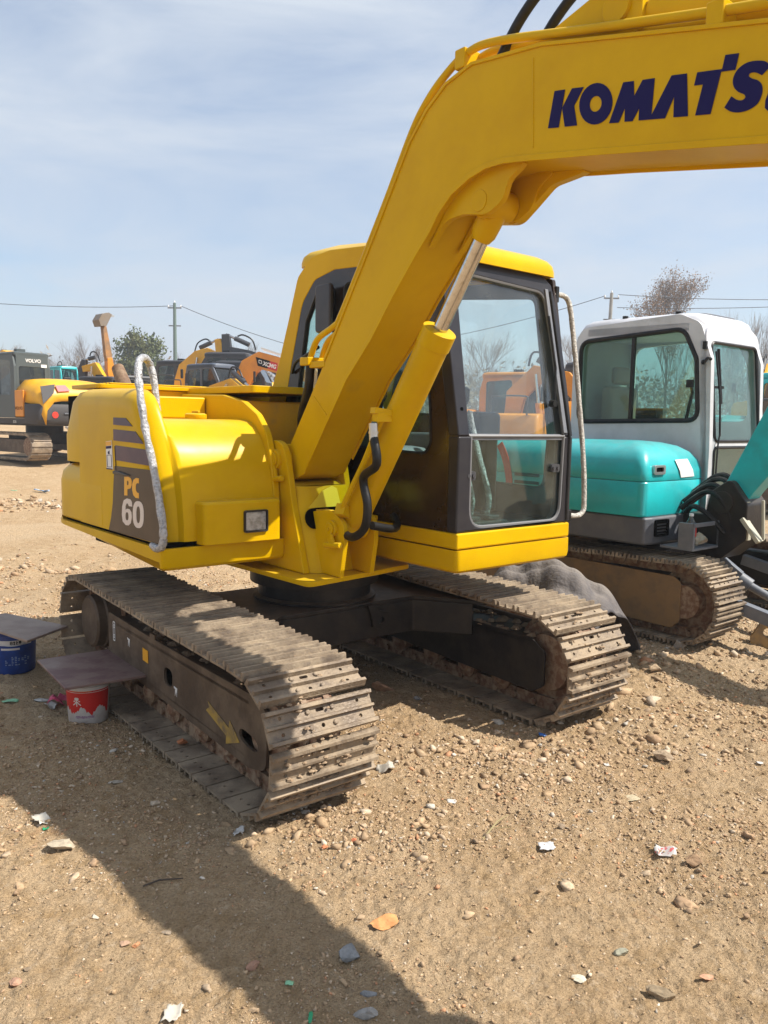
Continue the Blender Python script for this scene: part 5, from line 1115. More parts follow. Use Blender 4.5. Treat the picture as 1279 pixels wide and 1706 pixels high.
bl2 = gz(25, 1126); d2 = Vector((bl2.x, bl2.y, 0)).normalized(); c2 = bl2 + d2 * .13
BLUE = pm('blue_pail', (.012, .055, .27), .35, col2=(.02, .04, .16), scale=8)
rz2 = math.atan2(-c2.y, -c2.x) + math.pi / 2
rp2, z2 = pail('paint_bucket', 'blue bucket with white Chinese print under a tilted brown board at the left edge', c2.x, c2.y, .125, .14, .29, BLUE, rz2 + math.pi)
wrap('white_band', rp2, PAILW, (-.7, .85, .195, .228), .125, .14, .29, .0012)
glyph('band_print', rp2, BLK, [[(-1, .6), (-.2, .6)], [(-1, .0), (-.2, .0)], [(-1, -.6), (-.2, -.6)], [(-1, .6), (-1, -.6)], [(-.2, .6), (-.2, -.6)], [(.2, .5), (1, .5)], [(.6, .8), (.6, .5)], [(.3, .1), (.9, .1)], [(.6, .4), (.6, -.6)], [(.2, -.6), (1, -.6)], [(1.5, .8), (1.7, .5)], [(1.3, .3), (2.1, .3)], [(2.1, .3), (1.3, -.5)], [(1.3, -.5), (2.3, -.6)], [(2.6, .7), (3.4, .7)], [(2.6, .2), (3.4, .2)], [(3.0, .8), (3.0, -.7)], [(2.6, .7), (2.6, -.4)], [(3.4, .7), (3.4, -.4)]], -.05, .2115, .0145, .0042, .125, .14, .29, .0022)
wrap('white_band', rp2, PAILW, (-.6, .25, .165, .178), .125, .14, .29, .0012)
rl = random.Random(4)
glyph('faded_print', rp2, pm('faded_pale_print', (.22, .28, .40), .6), [[(rl.uniform(-4, 6), rl.uniform(-3, 3)) for _ in range(1)] for _ in range(0)] + [[(x, y), (x + rl.uniform(.5, 1.1), y + rl.uniform(-.1, .1))] for x in np.arange(-4, 6, 1.4) for y in (1.6, .8, 0, -.9, -2.) if rl.random() > .3], .0, .095, .014, .006, .125, .14, .29, .0014)
g = G(); g.tube(smooth([(.142 * math.sin(a), .142 * math.cos(a), .245 - .05 * math.sin((a + 1.5) / 3.0 * math.pi)) for a in np.linspace(-1.5, 1.5, 14)], 2), .0025, 6); mk('wire_handle', g, GAL, rp2)
board('scrap_board', 'dusty grey brown board laid over the blue bucket at the left edge', [(-60, 1032), (10, 1021), (113, 1042), (45, 1067)], z2 + .29 + .0165, .016, pm('dusty_board', (.31, .235, .185), .65, col2=(.22, .155, .125), scale=5, bump=.001, bscale=50))
# ---------------------------------------------------------------- machines parked behind
def beam(pts, wds):
    P = [Vector((p[0], p[1])) for p in pts]; A = []; B = []
    for i, p in enumerate(P):
        d = (P[min(i + 1, len(P) - 1)] - P[max(i - 1, 0)]).normalized(); n = Vector((-d.y, d.x)); A.append(tuple(p + n * wds[i] / 2)); B.append(tuple(p - n * wds[i] / 2))
    return A + B[::-1]
def belt(g, L, H, y0, y1):
    H_, d_ = hull_path([(L / 2 - H / 2, H / 2, H / 2), (-L / 2 + H / 2, H / 2, H / 2)]); n = int(d_[-1] / .16); o = []
    for i in range(n):
        for f, e in ((0, 0), (.62, 0), (.66, -.03), (.96, -.03)):
            u = (i + f) * d_[-1] / n; x = np.interp(u, d_, H_[:, 0]); z = np.interp(u, d_, H_[:, 1]); c = Vector((x, z)) - Vector((max(-L / 2 + H / 2, min(L / 2 - H / 2, x)), H / 2))
            c = c.normalized() * e if c.length > 0 else c; o.append((x + c.x, z + c.y))
    inn = [(x * .965, H / 2 + (z - H / 2) * .80) for x, z in [(float(a), float(b)) for a, b in H_[::6]]]
    g.plate(o, [inn], PL, y0, y1); return g
DGL = GLD
def digger(label, loc, head, sc, body, cabm, boom, bw, arm, aw, skirt=GREYP, armm=None, boomm=None, cyl=True, bucket=True, logo=None, bsz=1., group='machines parked at the back of the yard', frame_mat=None):
    t = thing('parked_excavator', label, 'excavator', loc, head, group); t.scale = (sc, sc, sc)
    boomm = boomm or body; armm = armm or boomm; fm = frame_mat or FRAME
    for y in (-.9, .9):
        g = belt(G(), 2.8, .62, y - .23, y + .23); mk('track', g, STEEL, t)
        g = G(); g.plate(rnd(rect(-1.0, 1.0, .16, .46), .05, 3), [], PL, y - .17, y + .17); mk('track_frame', g, fm, t, .01)
        for x in (-1.08, 1.08):
            g = G(); g.lathe([(.05, -.19), (.2, -.18), (.22, 0), (.2, .18), (.05, .19)], (x, y, .31), 'y', 18); mk('idler_wheel', g, RUST, t)
    g = G(); g.box(-.4, .4, -.7, .7, .34, .60); g.lathe([(.42, .58), (.42, .82)], (0, 0, 0), n=24); mk('carbody', g, DKP, t, .01)
    def pl(ins, z): return [(p[0], p[1], z) for p in rnd([(1.0, -1.05 + ins), (1.0, 1.05 - ins), (-1.25 + ins, 1.05 - ins), (-1.62 + ins, .5), (-1.62 + ins, -.5), (-1.25 + ins, -1.05 + ins)], [.05, .05, .25, .4, .4, .25], 5)]
    mk('house_skirt', G().rings([pl(.02, .80), pl(0, .84), pl(0, 1.0)]), skirt, t)
    def pl2(ins, z, x1=.95, yl=.12): return [(p[0], p[1], z) for p in rnd([(x1, -1.05 + ins), (x1, yl), (-1.25 + ins, yl), (-1.25 + ins, -1.05 + ins)], [.1, 0, 0, .2], 5)]
    mk('side_cover', G().rings([pl2(0, 1.005), pl2(0, 1.55), pl2(.05, 1.66), pl2(.15, 1.70)]), body, t)
    def pl3(ins, z): return [(p[0], p[1], z) for p in rnd([(-.65, -1.04 + ins), (-.65, 1.04 - ins), (-1.25 + ins, 1.04 - ins), (-1.60 + ins, .5), (-1.60 + ins, -.5), (-1.25 + ins, -1.04 + ins)], [.0, .0, .25, .4, .4, .25], 5)]
    mk('counterweight', G().rings([pl3(0, 1.006), pl3(0, 1.6), pl3(.06, 1.74), pl3(.2, 1.78)]), body, t)
    outl = rnd([(-.60, 1.0), (-.60, 2.2), (-.50, 2.58), (.70, 2.58), (1.0, 2.1), (1.05, 1.5), (1.05, 1.0)], [0, .1, .12, .14, .1, .1, 0], 4); h1 = rnd([(-.45, 1.6), (-.45, 2.42), (.14, 2.46), (.14, 1.55)], .07, 3); h2 = rnd([(.24, 1.35), (.24, 2.46), (.64, 2.46), (.90, 2.05), (.93, 1.35)], .07, 3)
    g = G()
    for y in (.16, 1.0): g.plate(outl, [h1, h2], PL, y, y + .05)
    g.box(-.60, -.55, .16, 1.05, 1.0, 1.7); g.box(-.60, 1.05, .16, 1.05, 1.0, 1.06); c_ = mk('cab', g, cabm, t, .012)
    g = G(); g.rings([[(p[0], p[1], z) for p in rnd(rect(-.56 + i, .80 - i, .16 + i, 1.05 - i), .1, 4)] for z, i in ((2.50, 0), (2.58, 0), (2.62, .03), (2.64, .12))]); mk('cab_roof', g, cabm, c_)
    for y in (.185, 1.025):
        for h in (h1, h2): g = G(); g.plate(h, [], PL, y, y + .006); mk('window_pane', g, DGL, c_, smooth_=False)
    g = G(); g.plate(rnd(rect(.24, .98, 1.1, 2.0), .05, 3), [], lambda a, b, w_: (1.02 + w_, a, b), 0, .006); g.plate(rnd(rect(.24, .98, 2.0, 2.48), .05, 3), [], lambda a, b, w_: (1.02 - (b - 2.0) * .55 + w_, a, b), 0, .006); mk('windscreen', g, DGL, c_, smooth_=False)
    g = G(); g.box(-.30, .1, .4, .8, 1.1, 1.55); g.box(-.36, -.2, .4, .8, 1.5, 2.1); mk('seat', g, RUB, c_, .04)
    g = G(); g.cyl((-1.05, -.55, 1.70), (-1.05, -.55, 2.0), .05, n=10); g.cyl((-1.05, -.55, 2.0), (-1.12, -.55, 2.06), .045, n=10); mk('exhaust_pipe', g, EXH, t)
    g = G(); g.tube(smooth([(.70, -1.0, 1.66), (.72, -1.02, 2.0), (.60, -1.02, 2.06), (.1, -1.02, 2.06), (-.05, -1.02, 2.0), (-.05, -1.0, 1.66)], 4), .018, 6); mk('grab_rail', g, DRKM, t)
    g = G(); g.plate(rnd(rect(.18, .30, 1.95, 2.25), .03, 3), [], PS, .98, 1.02); g.v = [(p[0], p[1] - 1.24, p[2]) for p in g.v]; mk('mirror', g, RUB, t)
    for q_ in range(5):
        g = G(); g.plate(rect(-.55, -.1, 1.12 + q_ * .08, 1.155 + q_ * .08), [], PL, -1.058, -1.045); mk('louvre', g, BLK, t)
    g = G(); g.box(.1, .3, .5, .72, 2.63, 2.71); mk('roof_lamp', g, RUB, c_)
    g = G(); g.plate(beam(boom, bw), [], PL, -.27, -.01); bm = mk('boom', g, boomm, t, .012)
    g = G(); g.plate(beam(arm, aw), [], PL, -.24, -.04); am = mk('arm', g, armm, t, .012)
    g = G(); g.plate(rnd([(.5, .85), (1.15, .85), (.55, 1.55), (.35, 1.55)], .06, 3), [], PL, -.36, .08); mk('boom_bracket', g, boomm, t, .01)
    if cyl:
        for y in (-.36, .09):
            p0 = Vector((.95, y, 1.0)); k = len(boom) // 2; p1 = Vector((boom[k][0], y, boom[k][1])); d = p1 - p0
            g = G(); g.cyl(p0, p0 + d * .6, .07, n=14); lc_ = mk('lift_cylinder', g, boomm, t); g = G(); g.cyl(p0 + d * .6, p1, .035, n=10); mk('cylinder_rod', g, CHR, lc_)
        k = max(1, len(boom) // 2); nup = .34
        p0 = Vector((boom[k][0], -.14, boom[k][1] + nup)); p1 = Vector((arm[0][0], -.14, arm[0][1])); d = p1 - p0
        g = G(); g.cyl(p0, p0 + d * .62, .075, n=14); ac_ = mk('arm_cylinder', g, DRKM, t); g = G(); g.cyl(p0 + d * .62, p1, .04, n=10); mk('cylinder_rod', g, CHR, ac_)
        g = G(); g.tube(smooth([p0 + Vector((-.2, 0, -.15)), p0 + Vector((-.1, .03, .15)), p0 + d * .25 + Vector((0, .03, .22)), p0 + d * .5 + Vector((0, 0, .1))], 4), .025, 6); mk('hydraulic_hose', g, RUB, bm)
    if bucket:
        e = Vector(arm[-1]); e0 = Vector(arm[-2]); d = (e - e0).normalized(); n_ = Vector((-d.y, d.x)); sgn = bucket if bucket in (1, -1) else 1; n_ *= sgn; d = d * bsz; n_ = n_ * bsz
        pr = [e, e + n_ * -.35, e + n_ * -.42 + d * .35, e + n_ * -.15 + d * .68, e + n_ * .25 + d * .72, e + n_ * .42 + d * .60, e + n_ * .36 + d * .56, e + n_ * .2 + d * .64, e + n_ * -.1 + d * .60, e + n_ * -.32 + d * .30, e + n_ * -.26 + d * .05]
        g = G(); yb = lambda y: -.14 + (y + .14) * bsz
        g.plate([tuple(p) for p in pr], [], PL, yb(-.52), yb(.24))
        for y in (-.53, .22): g.plate([tuple(p) for p in pr[:6]], [], PL, yb(y), yb(y) + .03)
        bk_ = mk('bucket', g, pm('weathered_bucket', (.20, .165, .13), .6, col2=(.2, .15, .1), scale=4) if 'weathered_bucket' not in MATS else MATS['weathered_bucket'], t, .008)
        for y in (-.46, -.25, -.04, .17):
            a_ = e + n_ * .40 + d * .60; b_ = e + n_ * .58 + d * .50; g = G(); g.bar((a_.x, yb(y), a_.y), (b_.x, yb(y), b_.y), .07 * bsz, .05 * bsz, (0, 1, 0)); mk('bucket_tooth', g, GAL, bk_)
    return t, bm, c_
def spot(px, D):
    d = ray(px, 700); x = d.x / d.y * D
    return Vector((x, D, float(terrain(x, D, False)) + .01))
# yellow and dark grey machine at the far left, seen from behind with its engine cover raised
v0 = spot(74, 23); t = thing('parked_excavator', 'yellow and dark grey excavator with a red lamp and a raised engine cover', 'excavator', v0, math.atan2(.62, -.78), 'machines parked at the back of the yard')
for y in (-1.0, 1.0):
    mk('track', belt(G(), 3.4, .74, y - .28, y + .28), STEEL, t)
    g = G(); g.plate(rnd(rect(-1.2, 1.2, .2, .56), .06, 3), [], PL, y - .2, y + .2); mk('track_frame', g, FRAME, t, .01)
    for x in (-1.32, 1.32):
        g = G(); g.lathe([(.05, -.22), (.24, -.2), (.26, 0), (.24, .2), (.05, .22)], (x, y, .37), 'y', 18); mk('idler_wheel', g, RUST, t)
g = G(); g.box(-.5, .5, -.8, .8, .4, .72); g.lathe([(.5, .7), (.5, .95)], (0, 0, 0), n=24); mk('carbody', g, DKP, t)
VG = pm('warm_dark_grey', (.062, .058, .058), .6, spec=.25)
def pl(x0, x1, yw, ins, z, r=.35): return [(p[0], p[1], z) for p in rnd([(x1, -yw), (x1, yw), (x0 + ins, yw - ins), (x0 + ins, -yw + ins)], [.08, .08, r, r], 6)]
g = G().rings([pl(-1.95, 1.2, 1.24, .12, .93), pl(-1.95, 1.2, 1.24, .02, .98), pl(-1.95, 1.2, 1.24, 0, 1.12)]); mk('house_skirt', g, VG, t)
cwt = mk('counterweight', G().rings([pl(-2.02, -1.25, 1.25, .06, 1.0, .4), pl(-2.02, -1.25, 1.25, 0, 1.08, .4), pl(-2.02, -1.25, 1.25, 0, 1.42, .4), pl(-2.02, -1.25, 1.25, .05, 1.5, .4)]), VG, t)
g = G(); g.cyl((-2.03, .80, 1.22), (-2.0, .80, 1.22), .085, n=20); mk('red_lamp', g, pm('red_lens', (.75, .05, .03), .3), cwt)
g = G(); g.bar((-2.03, .55, 1.26), (-2.03, -.9, 1.30), .03, .05, (1, 0, 0)); mk('trim_bar', g, GREYP, cwt)
g = G(); g.box(-1.25, 1.0, -1.2, .05, 1.13, 1.9); mk('engine_bay', g, BLK, t)
g = G(); g.box(-1.75, -1.3, -.6, .5, 1.42, 1.62); g.cyl((-1.6, -.5, 1.6), (-1.6, .3, 1.6), .16, n=16); mk('engine_block', g, pm('dark_green_engine', (.01, .06, .05), .5), t, .03)
rs = []
for x, z, yw in ((-2.02, 1.60, 1.05), (-2.0, 1.78, 1.12), (-1.88, 1.98, 1.15), (-1.6, 2.14, 1.17), (-1.1, 2.20, 1.19), (-.55, 2.18, 1.20)):
    rs.append([(x, y_, z - .10 * abs(y_ / yw) ** 3 - (.55 if abs(k) == 6 else .18 if abs(k) == 5 else 0) * (1 if x < -.6 else 1)) for k, y_ in [(k, yw * max(-1, min(1, k / 5.2))) for k in range(-6, 7)]])
g = G().rings(rs, closed=False, caps=False); hd = mk('engine_cover', g, YEL2, t, ang=60); q = hd.modifiers.new('thick', 'SOLIDIFY'); q.thickness = .05
g = G(); g.plate([(1.14, 1.50), (1.14, 1.95), (.72, 2.02), (.84, 1.78)], [], lambda a, b, w_: (-2.02 + max(0, b - 1.75) * .6 + w_ - .03, a, b), -.015, .0); mk('dark_corner_trim', g, VG, hd)
g = G(); g.plate([(.70, 1.83), (.72, 1.99), (.44, 2.01), (.34, 1.86)], [], lambda a, b, w_: (-2.02 + max(0, b - 1.75) * .6 + w_ - .03, a, b), -.02, .0); mk('red_cover_badge', g, pm('red_badge', (.62, .05, .05), .4), hd)
outl = rnd([(-.75, 1.13), (-.75, 2.5), (-.68, 2.82), (.8, 2.82), (1.12, 2.3), (1.2, 1.7), (1.2, 1.13)], [0, .06, .1, .14, .1, .1, 0], 4); h1 = rnd([(-.55, 1.75), (-.55, 2.66), (.12, 2.70), (.12, 1.75)], .05, 3); h2 = rnd([(.24, 1.35), (.24, 2.70), (.74, 2.70), (1.02, 2.26), (1.08, 1.35)], .06, 3)
CG = pm('grey_green_cab', (.07, .085, .085), .45)
g = G()
for y in (.20, 1.16): g.plate(outl, [h1, h2], PL, y, y + .06)
cb2 = mk('cab', g, CG, t, .01)
g = G(); g.plate(rect(.26, 1.16, 1.13, 2.82), [rnd(rect(.36, 1.08, 2.0, 2.5), .05, 3)], PS, -.75, -.69); mk('rear_wall', g, CG, cb2, .01)
g = G(); g.plate(rnd(rect(.36, 1.08, 2.0, 2.5), .05, 3), [], PS, -.73, -.725); mk('rear_window', g, DGL, cb2, smooth_=False)
for y in (.23, 1.19):
    for h in (h1, h2): g = G(); g.plate(h, [], PL, y, y + .006); mk('window_pane', g, DGL, cb2, smooth_=False)
g = G(); g.rings([[(p[0], p[1], z) for p in rnd(rect(-.75 + i, .9 - i, .2 + i, 1.22 - i), .1, 4)] for z, i in ((2.80, 0), (2.86, 0), (2.89, .05))]); g.box(.0, .14, .5, .75, 2.89, 3.02); mk('cab_roof', g, CG, cb2)
text_mesh('VOLVO', .13, 'maker_letters', WHT, Matrix.Translation((-.757, .68, 2.66)) @ Matrix.Rotation(R(-90), 4, 'Z') @ Matrix.Rotation(R(90), 4, 'X'), cb2, bold=.003)
g = G(); g.plate(rect(.30, .46, 2.50, 2.58), [], PS, -.757, -.752); mk('white_plate', g, WHT, cb2, smooth_=False)
g = G(); g.box(-1.22, -.78, 1.19, 1.245, 1.16, 1.86); sp_ = mk('side_door', g, ORNG, t, .02)
text_mesh('VOLVO', .12, 'door_letters', BLK, Matrix.Translation((-1.0, 1.248, 1.38)) @ Matrix.Rotation(R(180), 4, 'Z') @ Matrix.Rotation(R(90), 4, 'X'), sp_)
text_mesh('ECR', .1, 'skirt_letters', WHT, Matrix.Translation((-.75, 1.243, 1.02)) @ Matrix.Rotation(R(180), 4, 'Z') @ Matrix.Rotation(R(90), 4, 'X'), t)
g = G(); g.plate(beam([(.4, 1.6), (1.2, 2.6), (2.3, 2.9), (4.2, 2.0)], [.5, .55, .5, .3]), [], PL, -.35, .0); mk('boom', g, YEL2, t, .01)
g = G(); g.plate(beam([(3.9, 2.5), (4.2, 2.0), (4.0, .6)], [.2, .4, .2]), [], PL, -.3, -.05); mk('arm', g, YEL2, t, .01)
bend = [(.45, 1.35), (1.25, 2.35), (2.2, 2.65), (3.7, 2.2)]; bwd = [.3, .5, .5, .28]
digger('small teal excavator far behind the dark grey cab on the left', spot(128, 46), 2.4, 1.12, TEAL, TEAL, [(.45, 1.35), (1.0, 2.2), (1.9, 2.5), (2.9, 1.9)], bwd, [(2.8, 2.3), (2.95, 1.9), (2.8, .9)], [.15, .3, .2])
digger('excavator with an orange arm stretched upright and a weathered bucket on top', spot(220, 28), R(226), .9, ORNG, DRKM, [(.45, 1.35), (.7, 2.2), (.8, 2.8), (.85, 3.3)], [.3, .34, .3, .2], [(.84, 3.1), (.87, 3.4), (1.02, 4.45)], [.18, .26, .15], armm=pm('rusty_orange', (.24, .145, .075), .6, col2=(.42, .20, .06), scale=3), bucket=1, cyl=False, bsz=.66)
digger('yellow excavator with a low folded boom left of the upright orange arm', spot(190, 27), R(170), .9, YEL2, DRKM, [(.3, 1.35), (.5, 2.5), (.8, 3.05), (1.25, 2.95)], [.3, .4, .36, .22], [(1.2, 3.3), (1.3, 2.95), (1.3, 1.3)], [.15, .3, .2], armm=DRKM)
digger('yellow excavator with an arched boom and black arm cylinder left of the blue grey cab', spot(281, 34), R(-12), 1.22, YEL2, DRKM, [(.35, 1.4), (.75, 2.30), (1.25, 2.68), (1.55, 2.78), (2.05, 2.62)], [.32, .52, .52, .46, .3], [(1.92, 3.30), (2.05, 2.62), (2.0, 1.0)], [.22, .34, .2])
t2, bm2, _c = digger('yellow excavator with a blue grey cab right of the arched yellow boom', spot(322, 28), R(-38), 1.12, YEL2, GRB, [(.45, 1.35), (1.15, 1.75), (2.0, 1.95), (2.9, 1.5)], [.3, .36, .34, .22], [(2.8, 1.8), (2.95, 1.45), (2.8, .6)], [.15, .25, .2])
XB = spot(385, 29)
t3, bm3, _c = digger('orange excavator whose arched boom carries a black and red maker plate', XB, R(-6), 1.18, ORNG, DRKM, [(.30, 1.35), (.42, 2.0), (.62, 2.42), (.95, 2.62), (1.45, 2.50), (2.6, 2.08)], [.42, .52, .56, .52, .48, .3], [(2.5, 2.5), (2.7, 2.05), (2.6, .8)], [.15, .28, .2], cyl=False)
g = G(); g.plate([(.84, 2.72), (1.50, 2.54), (1.50, 2.30), (.90, 2.46)], [], PL, -.272, -.276); pq = mk('maker_plate', g, BLK, bm3, smooth_=False)
g = G(); g.plate([(1.28, 2.60), (1.50, 2.54), (1.50, 2.30), (1.20, 2.38)], [], PL, -.2762, -.278); mk('red_plate_end', g, REDP, pq, smooth_=False)
text_mesh('XCMG', .165, 'maker_letters', WHT, Matrix.Translation((1.265, -.2785, 2.472)) @ Matrix.Rotation(R(90), 4, 'X') @ Matrix.Rotation(R(-15), 4, 'Z'), pq, bold=.006, sx=.85)
g = G(); g.plate(rnd([(.93, 2.64), (1.03, 2.61), (1.03, 2.51), (.93, 2.54)], .02, 3), [rnd([(.945, 2.615), (1.015, 2.595), (1.015, 2.53), (.945, 2.55)], .01, 2)], PL, -.2762, -.279); mk('maker_emblem', g, WHT, pq, smooth_=False)
for k_ in range(2):
    g = G(); g.bar((1.0, -.14, 2.98 - .02 * k_), (2.5, -.14, 2.52), .03, .05); g.v = [(p[0], p[1] - .12 + .24 * k_, p[2]) for p in g.v]; mk('boom_pipe', g, WHT, bm3)
digger('excavator with a black folded arm and black cylinders behind the orange boom', spot(398, 33), R(176), 1.3, YEL2, DRKM, [(.3, 1.35), (.0, 2.2), (-.5, 2.55), (-1.1, 2.62), (.28, 2.76)][:0] or [(-1.6, 1.9), (-.9, 2.42), (-.3, 2.62), (.35, 2.75)], [.3, .36, .34, .3], [(.44, 3.28), (.40, 2.75), (.36, 1.2)], [.24, .3, .2], armm=DRKM, boomm=DRKM, bucket=False)
digger('orange excavator with an arched boom seen through the windscreen of the yellow cab', spot(838, 19), R(-20), 1.05, ORNG, ORNG, [(.2, 1.35), (.3, 2.1), (.75, 2.55), (1.35, 2.45), (2.0, 1.7)], [.3, .42, .42, .36, .24], [(2.0, 2.1), (2.05, 1.7), (1.9, .7)], [.15, .26, .2])
digger('orange excavator with its boom upright between the wrapped handrail and the silver cab', spot(948, 21), R(-70), 1.15, ORNG, DRKM, [(.45, 1.35), (.62, 1.8), (.75, 2.2), (.85, 2.45)], [.3, .34, .32, .28], [(.85, 2.55), (1.0, 2.35), (1.05, .9)], [.2, .3, .2])
digger('second teal excavator at the right edge behind the silver cab', spot(1300, 15.5), R(-50), 1.0, TEAL, TEAL, bend, bwd, [(3.5, 2.6), (3.75, 2.15), (3.6, .8)], [.2, .3, .2])
digger('yellow excavator in the far background at the right edge', spot(1285, 27), R(-120), 1.1, YEL2, DRKM, [(.45, 1.35), (1.0, 2.2), (1.9, 2.5), (2.9, 1.9)], bwd, [(2.8, 2.3), (2.95, 1.9), (2.8, .9)], [.15, .3, .2])
# ---------------------------------------------------------------- trees
BARK = pm('grey_bark', (.16, .125, .10), .9, col2=(.22, .18, .15), scale=3)
def twigs(seed, h, spread_, levels=4, r0=.09, upr=.5, nb=(3, 4), start=.25, dens=1.):
    """branches as lists of thin three-sided cones : returns trunk and crown geometry"""
    rg = random.Random(seed); trunk = G(); crown = G(); tips = []
    def seg(g, a, b, ra, rb):
        d = (b - a); x = d.cross(Vector((.3, .9, .1))).normalized(); y = d.cross(x).normalized(); o = len(g.v)
        for p, r in ((a, ra), (b, rb)):
            for k in range(3): g.v.append(tuple(p + (x * math.cos(2.094 * k) + y * math.sin(2.094 * k)) * r))
        for k in range(3): g.f.append((o + k, o + (k + 1) % 3, o + 3 + (k + 1) % 3, o + 3 + k))
    def grow(p, d, ln, r, lv):
        n = 3; q = p
        for i in range(n):
            d = (d + Vector((rg.uniform(-1, 1), rg.uniform(-1, 1), rg.uniform(-.3, 1) * upr)) * .16).normalized(); e = q + d * ln / n
            seg(crown, q, e, r * (1 - i / n * .5), r * (1 - (i + 1) / n * .5)); q = e
            if lv > 0 and (i > 0 or lv < levels - 1):
                for _ in range(rg.randint(*nb) if i == n - 1 else rg.randint(1, 2)):
                    a = rg.uniform(0, 6.28); side = Vector((math.cos(a), math.sin(a), rg.uniform(.0, .9))).normalized()
                    grow(q, (d * .8 + side * rg.uniform(.5, 1.0) * spread_).normalized(), ln * rg.uniform(.5, .72), r * .48, lv - 1)
        if lv == 0: tips.append(q.copy())
    p = Vector((0, 0, -.3)); top = h * .55; n = 5; q = p
    for i in range(n):
        e = q + Vector((rg.uniform(-.04, .04) * h * .2, rg.uniform(-.04, .04) * h * .2, (top + .3) / n)); seg(trunk, q, e, r0 * (1 - i / n * .6), r0 * (1 - (i + 1) / n * .6)); q = e
        if (i + 1) / n >= start:
            for _ in range(2 if i < n - 1 else 4):
                a = rg.uniform(0, 6.28); grow(q, Vector((math.cos(a) * spread_, math.sin(a) * spread_, rg.uniform(.5, 1.3))).normalized(), h * .30 * rg.uniform(.7, 1.1), r0 * .35, levels - 1)
    return trunk, crown, tips
LEAFB = pm('brown_leaves', (.20, .115, .045), .8, col2=(.30, .17, .07), scale=.9)
LEAFG = pm('green_leaves', (.075, .105, .028), .8, col2=(.13, .14, .045), scale=.7, lo=.4, hi=.6, col3=(.045, .065, .02), scale3=1.6)
def leaves(pts, n, r, sz, seed, flat=1.):
    rg = np.random.RandomState(seed); P = np.array([tuple(p) for p in pts]); c = P[rg.randint(0, len(P), n)] + rg.randn(n, 3) * r
    a = rg.randn(n, 3); a /= np.linalg.norm(a, axis=1)[:, None]; b = np.cross(a, rg.randn(n, 3)); b /= np.linalg.norm(b, axis=1)[:, None]; s_ = sz * rg.uniform(.6, 1.3, n)[:, None]
    V = np.stack([c - a * s_, c + b * s_ * .6, c + a * s_, c - b * s_ * .6], 1).reshape(-1, 3).astype(np.float32); me = bpy.data.meshes.new('leaves'); fast_mesh(me, V, np.arange(4 * n, dtype=np.int32).reshape(n, 4)); return me
def tree(name, label, loc, seed, h, spread_, leaf=None, r0=.1, group=None, levels=4, **k):
    t = thing(name, label, 'tree', loc, seed * 1.3, group); tr, cw, tips = twigs(seed, h, spread_, levels, r0, **k)
    mk('trunk', tr, BARK, t, smooth_=False); c_ = mk('crown', cw, BARK, t, smooth_=False)
    if leaf: link('foliage', leaves(tips, leaf[0], leaf[1], leaf[2], seed), leaf[3], c_, smooth_=False)
    return t
tree('russet_tree', 'tall tree keeping its brown autumn leaves behind the silver cab roof', spot(1106, 70), 5, 11.2, .30, (8000, .24, .075, LEAFB), .16, start=.3)
g_ = spot(234, 68); t = thing('broadleaf_tree', 'round dense green tree behind the parked machines on the left', 'tree', g_); t.scale = (1.08, 1.08, 1.16)
rg = random.Random(4); lob = [Vector((rg.uniform(-1, 1) * 1.25, rg.uniform(-1, 1) * 1.2, rg.uniform(2.2, 5.3))) for _ in range(46)]; lob = [p for p in lob if (p.x / 1.6) ** 2 + (p.y / 1.6) ** 2 + ((p.z - 3.6) / 2.0) ** 2 < 1]
tr, cw, tips = twigs(12, 5.6, .6, 2, .16); mk('trunk', tr, BARK, t, smooth_=False); link('crown', leaves(lob, 7000, .34, .13, 3), LEAFG, t, smooth_=False)
for k_, (px, D, h, lab) in enumerate(((152, 84, 8.6, 'bare grey tree between the dark grey cab and the upright orange arm'), (172, 95, 8.2, 'slim bare tree just right of the taller bare grey tree on the left'), (14, 80, 7.2, 'bare bushy tree over the cab at the left edge'), (400, 88, 8.4, 'bare tree showing between the two booms left of the yellow cab'), (948, 70, 8.0, 'bare tree seen between the wrapped handrail and the silver cab'), (805, 75, 9.0, 'bare tree seen through the windscreen of the yellow cab'))):
    tree('bare_tree', lab, spot(px, D), 20 + k_, h * .82, .62, None, .11, 'bare trees behind the yard')
def wood(name, n, x0, x1, y0, y1, h0, h1, seed, spread_=.6, tall=False):
    rg = random.Random(seed); pro = []
    for i in range(6):
        tr, cw, tips = twigs(seed * 10 + i, 10., spread_, 2, .07 if tall else .09, upr=2. if tall else .6, start=.15 if tall else .22, nb=(4, 6)); v = np.array(tr.v + cw.v); f = np.array(tr.f + [tuple(a + len(tr.v) for a in q) for q in cw.f]); pro.append((v, f))
    V = []; F = []; o = 0
    for i in range(n):
        v, f = pro[rg.randrange(6)]; s_ = rg.uniform(h0, h1) / 10.; a = rg.uniform(0, 6.28); x = rg.uniform(x0, x1); y = rg.uniform(y0, y1); c, s = math.cos(a), math.sin(a)
        w_ = s_ * rg.uniform(.8, 1.2); q = np.stack([(v[:, 0] * c - v[:, 1] * s) * w_ + x, (v[:, 0] * s + v[:, 1] * c) * w_ + y, v[:, 2] * s_ + float(terrain(x, y, False))], -1); V.append(q); F.append(f + o); o += len(q)
    me = bpy.data.meshes.new(name); fast_mesh(me, np.concatenate(V).astype(np.float32), np.concatenate(F).astype(np.int32)); return stuff(link(name, me, BARK, None, smooth_=False))
wood('bare_woods', 330, -100, 45, 112, 155, 7.5, 10.5, 3)
wood('poplar_rows', 150, 36, 95, 88, 115, 10.5, 13, 6, .26, True)
